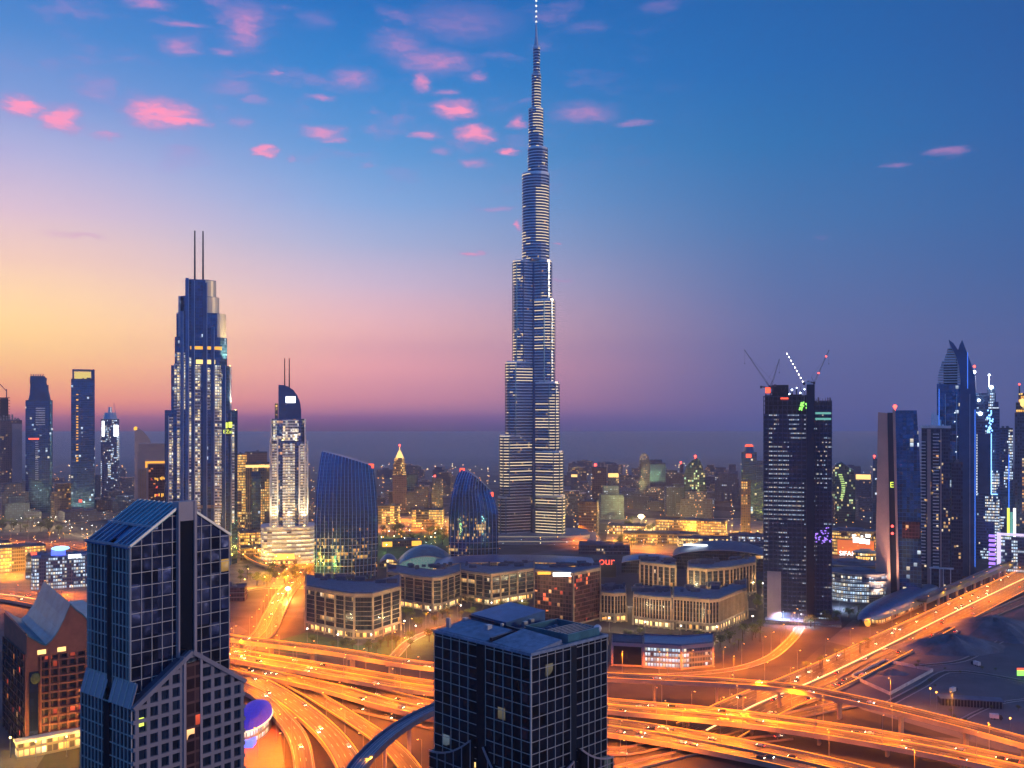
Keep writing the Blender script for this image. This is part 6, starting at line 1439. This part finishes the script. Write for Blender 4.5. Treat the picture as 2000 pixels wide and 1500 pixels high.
# ------------------------------------------------------------------ trees
def make_tree(seed, kind='round'):
    R = random.Random(seed); r = thing('tree', 'tree', 'tree', (0, 0, 0))
    q = MB(); h = 3.2
    q.cyl((0, 0), .28, .17, 0, h, 7); br = []
    for k in range(5):
        a = 2*PI*k/5 + R.uniform(-.4, .4); e = Vector((1.6*math.cos(a), 1.6*math.sin(a), h + R.uniform(1.0, 2.2))); q.bar((0, 0, h - .4), e, .16, .16); br.append(e)
    br.append(Vector((0, 0, h + 2.6))); q.build('trunk', 'bark', r)
    q = MB()
    for e in br:
        for _ in range(46):
            d = Vector((R.gauss(0, 1), R.gauss(0, 1), R.gauss(0, .75))); d.normalize(); c = e + d*(R.random()**.5)*1.75
            n1 = Vector((R.gauss(0, 1), R.gauss(0, 1), R.gauss(0, 1))).normalized(); n2 = n1.orthogonal().normalized(); n3 = n1.cross(n2); s_ = R.uniform(.22, .48)
            q.face([c + n2*s_, c + n3*s_*.6, c - n2*s_, c - n3*s_*.6])
    q.build('crown', 'leaf', r); return r
def make_palm(seed):
    R = random.Random(seed); r = thing('palm_tree', 'palm', 'tree', (0, 0, 0)); q = MB(); q.cyl((0, 0), .28, .2, 0, 7.2, 7); q.build('trunk', 'bark', r); q = MB()
    for k in range(16):
        a = 2*PI*k/16 + R.uniform(-.15, .15); el = R.uniform(-.1, .8); pr = Vector((0, 0, 7.2)); d = Vector((math.cos(a)*math.cos(el), math.sin(a)*math.cos(el), math.sin(el))); sd_ = Vector((-math.sin(a), math.cos(a), 0))
        for j in range(5):
            d2 = (d - Vector((0, 0, .28*j))).normalized(); nx = pr + d2*.7; w0, w1 = .34*(1 - j/5.5), .34*(1 - (j+1)/5.5)
            q.face([pr - sd_*w0, nx - sd_*w1, nx + Vector((0, 0, .12)), pr + Vector((0, 0, .12))]); q.face([pr + Vector((0, 0, .12)), nx + Vector((0, 0, .12)), nx + sd_*w1, pr + sd_*w0]); pr = nx
    q.build('crown', 'leaf', r); return r
TREES = [make_tree(1), make_tree(2), make_tree(3), make_palm(4)]; tu = set(); R = random.Random(5)
def plant(px, py, lb, grp, s=None, k=None):
    k = R.randrange(4) if k is None else k; s = s or R.uniform(.9, 1.7); p_ = G(px, py, .1)
    if k not in tu: tu.add(k); o = TREES[k]; o.location = p_; o.scale = (s, s, s); o['label'] = lb; o['group'] = grp
    else: dup(TREES[k], p_, R.uniform(0, 6.28), lb, grp, s)
def grove(cnt, poly, lb, grp, smin=.9, smax=1.7, palm=None):
    x0, x1 = min(p_[0] for p_ in poly), max(p_[0] for p_ in poly); y0, y1 = min(p_[1] for p_ in poly), max(p_[1] for p_ in poly)
    n_ = 0; tries = 0
    while n_ < cnt and tries < 4000:
        tries += 1; x, y = R.uniform(x0, x1), R.uniform(y0, y1); ins = False
        for (xa, ya), (xb, yb_) in zip(poly, poly[1:] + poly[:1]):
            if (ya > y) != (yb_ > y) and x < (xb - xa)*(y - ya)/(yb_ - ya) + xa: ins = not ins
        if ins: plant(x, y, lb, grp, R.uniform(smin, smax), palm); n_ += 1
grove(26, [(785,1198),(850,1206),(900,1192),(960,1194),(1030,1186),(1040,1200),(960,1214),(880,1222),(800,1232)], 'leafy tree in the lit court between the office blocks', 'trees between the office blocks')
grove(12, [(610,1256),(700,1268),(790,1252),(840,1236),(845,1262),(700,1282),(600,1268)], 'tree on the dark lawn before the curved office block', 'trees before the curved office block')
grove(26, [(1180,1238),(1320,1246),(1400,1256),(1470,1232),(1500,1200),(1505,1246),(1420,1282),(1300,1262),(1180,1250)], 'tree lit yellow in front of the finned mall wings', 'trees before the finned wings')
grove(14, [(1480,1140),(1500,1140),(1505,1200),(1475,1200)], 'tree on the slope left of the building site base', 'trees left of the building site')
grove(12, [(1560,1226),(1640,1206),(1680,1196),(1690,1212),(1600,1240)], 'bright green tree at the foot of the building site', 'trees at the building site foot')
grove(30, [(470,1118),(605,1118),(605,1146),(470,1146)], 'tree in the yellow lit forecourt of the banded podium', 'trees in the yellow forecourt', 1.2, 2.0)
grove(24, [(740,1042),(880,1036),(882,1066),(740,1066)], 'tree on the pale green park lawn', 'trees on the park lawn', 1.4, 2.4)
grove(26, [(1200,1024),(1270,1024),(1300,1060),(1200,1076)], 'tree glowing under the far yellow floodlight', 'trees by the far floodlight', 1.4, 2.4)
grove(16, [(0,1030),(130,1030),(130,1042),(0,1042)], 'dark tree in the park below the left skyline', 'trees below the left skyline', 1.6, 2.6)
grove(10, [(1560,1318),(1700,1262),(1705,1266),(1565,1326)], 'palm along the edge of the boulevard', 'palms along the boulevard', 1.0, 1.5, 3)
# odds and ends of the building plot
def make_truck():
    r = thing('parked_truck', 'truck', 'truck', (0, 0, 0)); MB().box(-3.6, 1.6, -1.2, 1.2, .9, 3.5).build('cargo_box', 'white_panel', r)
    q = MB(); pr = [(1.8,.7),(3.9,.7),(3.9,1.7),(3.5,2.7),(1.8,2.8)]; a = [(x, -1.1, z) for x, z in pr]; b_ = [(x, 1.1, z) for x, z in pr]; q.face(a); q.face(b_[::-1])
    for k in range(5): j = (k+1) % 5; q.face([a[j], a[k], b_[k], b_[j]])
    cb_ = q.build('cab', 'car_dark', r); MB().face([(3.93,-.95,1.75),(3.93,.95,1.75),(3.56,.9,2.6),(3.56,-.9,2.6)]).build('windscreen', 'black_glass', cb_)
    for x in (2.8, -.8, -2.6):
        for s_ in (-1, 1):
            w = MB(); a = [(x + .48*math.cos(2*PI*k/10), s_*1.2, .48 + .48*math.sin(2*PI*k/10)) for k in range(10)]; w.walls([a, [(p_[0], s_*.85, p_[2]) for p_ in a]]); w.face(a); w.build('wheel', 'tyre', r)
    return r
TR = make_truck(); c = G(1862, 1352, .14); TR.location = c; TR.rotation_euler = (0, 0, .7); TR['label'] = 'small white box truck parked before the long dark shed'
for px, py, a, lb in ((1906, 1300, 1.9, 'white box truck parked at the bend of the sand track'), (1945, 1405, -.3, 'white box truck parked in front of the dark shed end'), (1770, 1390, 2.6, 'white box truck on the sand just behind the overpass')): dup(TR, G(px, py, .14), a, lb)
r = thing('wire_fence', 'thin post fence along the sandy track on the dark plot', 'fence', (0, 0, 0)); fp = frames(spline([G(1850,1322,.12), G(1920,1326,.12), G(2010,1343,.12), G(2100,1356,.12)], 5)); q = MB()
for p_, nn, tt, L in fp: q.bar(p_, p_ + Vector((0, 0, 2)), .14, .14)
q.build('posts', 'lamp_pole', r); q = MB()
for z in (.9, 1.8):
    for f0, f1 in zip(fp[:-1], fp[1:]): q.bar(f0[0] + Vector((0, 0, z)), f1[0] + Vector((0, 0, z)), .06, .06)
q.build('rails', 'lamp_pole', r)
# bright far floodlight
c = G(1252, 1030); r = thing('floodlight_mast', 'blazing white yellow floodlight above the far gold market', 'floodlight', c); MB().cyl((0, 0), .5, .4, 0, 17, 8).build('mast', 'lamp_pole', r); MB().ball((0, 0, 18.5), 5.0, 1.5, 3.2, 12, 7).build('lamp_head', emit('flood_glow', (1, .92, .55), 16), r); light('lamp_light', (1, .75, .25), 700000, r, 15, 0, 2, False)
c = G(562, 1172); r = thing('floodlight_mast', 'white orange floodlight at the top of the avenue', 'floodlight', c); MB().cyl((0, 0), .4, .3, 0, 11, 8).build('mast', 'lamp_pole', r); MB().ball((0, 0, 12), 2.6, 1, 1.8, 12, 7).build('lamp_head', 'flood_glow', r); light('lamp_light', (1, .50, .08), 150000, r, 9.5, 0, 2, False)

grove(16, [(1790,1295),(1980,1270),(1990,1400),(1850,1430),(1780,1380)], 'low dark scrub bush on the open sand', 'scrub bushes on the sand', .35, .6, 1)
# ------------------------------------------------------------------ far low blocks, each a building of its own
R = random.Random(42); fm = ['far_mixed', 'far_gold', 'far_cool', 'far_mixed', 'tower_mixed']; cnt = 0
LEFT = ('small distant block with speckled windows in the haze on the left', 'distant blocks on the left'); MID = ('small distant block with speckled windows right of the tallest tower', 'distant blocks right of the tallest tower'); RGT = ('small distant block with speckled windows behind the building site', 'distant blocks behind the building site'); CEN = ('small distant block in the haze between the sail towers', 'distant blocks between the sail towers')
def far_block(px, Y, w, d, h, mat):
    lb, gp = LEFT if px < 620 else CEN if px < 985 else MID if px < 1490 else RGT
    x = wx(px, Y); q = MB(); a = -math.atan2(x, Y) + R.uniform(-.4, .4); po = rect(w, d); q.prism(po, 0, h); q.cap(po, h); q.box(-w*.2, w*.15, -d*.2, d*.2, h, h + R.uniform(2, 6)) if R.random() < .5 else q.box(-w*.36, w*.3, -d*.36, d*.3, h, h*R.uniform(1.1, 1.35))
    o = q.build('distant_block', mat); o.location = (x, Y, 0); o.rotation_euler = (0, 0, a); tag(o, lb, 'building', gp)
for (a, b_, n_, y0, y1, h0, h1) in ((-10,330,34,1700,2900,10,40),(460,620,12,1850,2900,12,44),(735,885,20,1850,2900,10,40),(1100,1500,64,1750,3100,10,46),(1500,1720,24,1700,2900,10,44),(1790,2010,24,1400,2900,18,70)):
    for k in range(n_):
        Y = y0 + (y1 - y0)*R.random()**1.2; hh = R.uniform(h0, h1)*(1 if R.random() < .8 else 1.5)
        far_block(R.uniform(a, b_), Y, R.uniform(22, 60), R.uniform(18, 40), hh, R.choice(fm))
# uncounted lamps of the far city
q = MB(); q2 = MB(); q3 = MB()
for k in range(2200):
    px = R.uniform(-20, 2020); Y = 1350 + 2100*R.random()**1.3; s_ = R.uniform(.3, .65)*Y/1500
    if R.random() < .6: px = round(px/34)*34 + R.gauss(0, 1.5)
    x = wx(px, Y); z = R.uniform(5, 14); t_ = R.choice((q, q, q2, q3)); c = Vector((x, Y, z))
    e = [c + Vector(v_)*s_ for v_ in ((1,0,0),(0,1,0),(-1,0,0),(0,-1,0))]; up, dn = c + Vector((0,0,s_)), c - Vector((0,0,s_))
    for i in range(4): t_.face([e[i], e[(i+1) % 4], up]); t_.face([e[(i+1) % 4], e[i], dn])
for q_, m_, nm in ((q, emit('far_amber', (1, .42, .07), 8), 'distant_amber_lights'), (q2, emit('far_warm', (1, .72, .36), 8), 'distant_warm_lights'), (q3, emit('far_white', (.85, .95, 1), 4), 'distant_white_lights')):
    o = q_.build(nm, m_); tag(o, None, None, None, 'stuff')
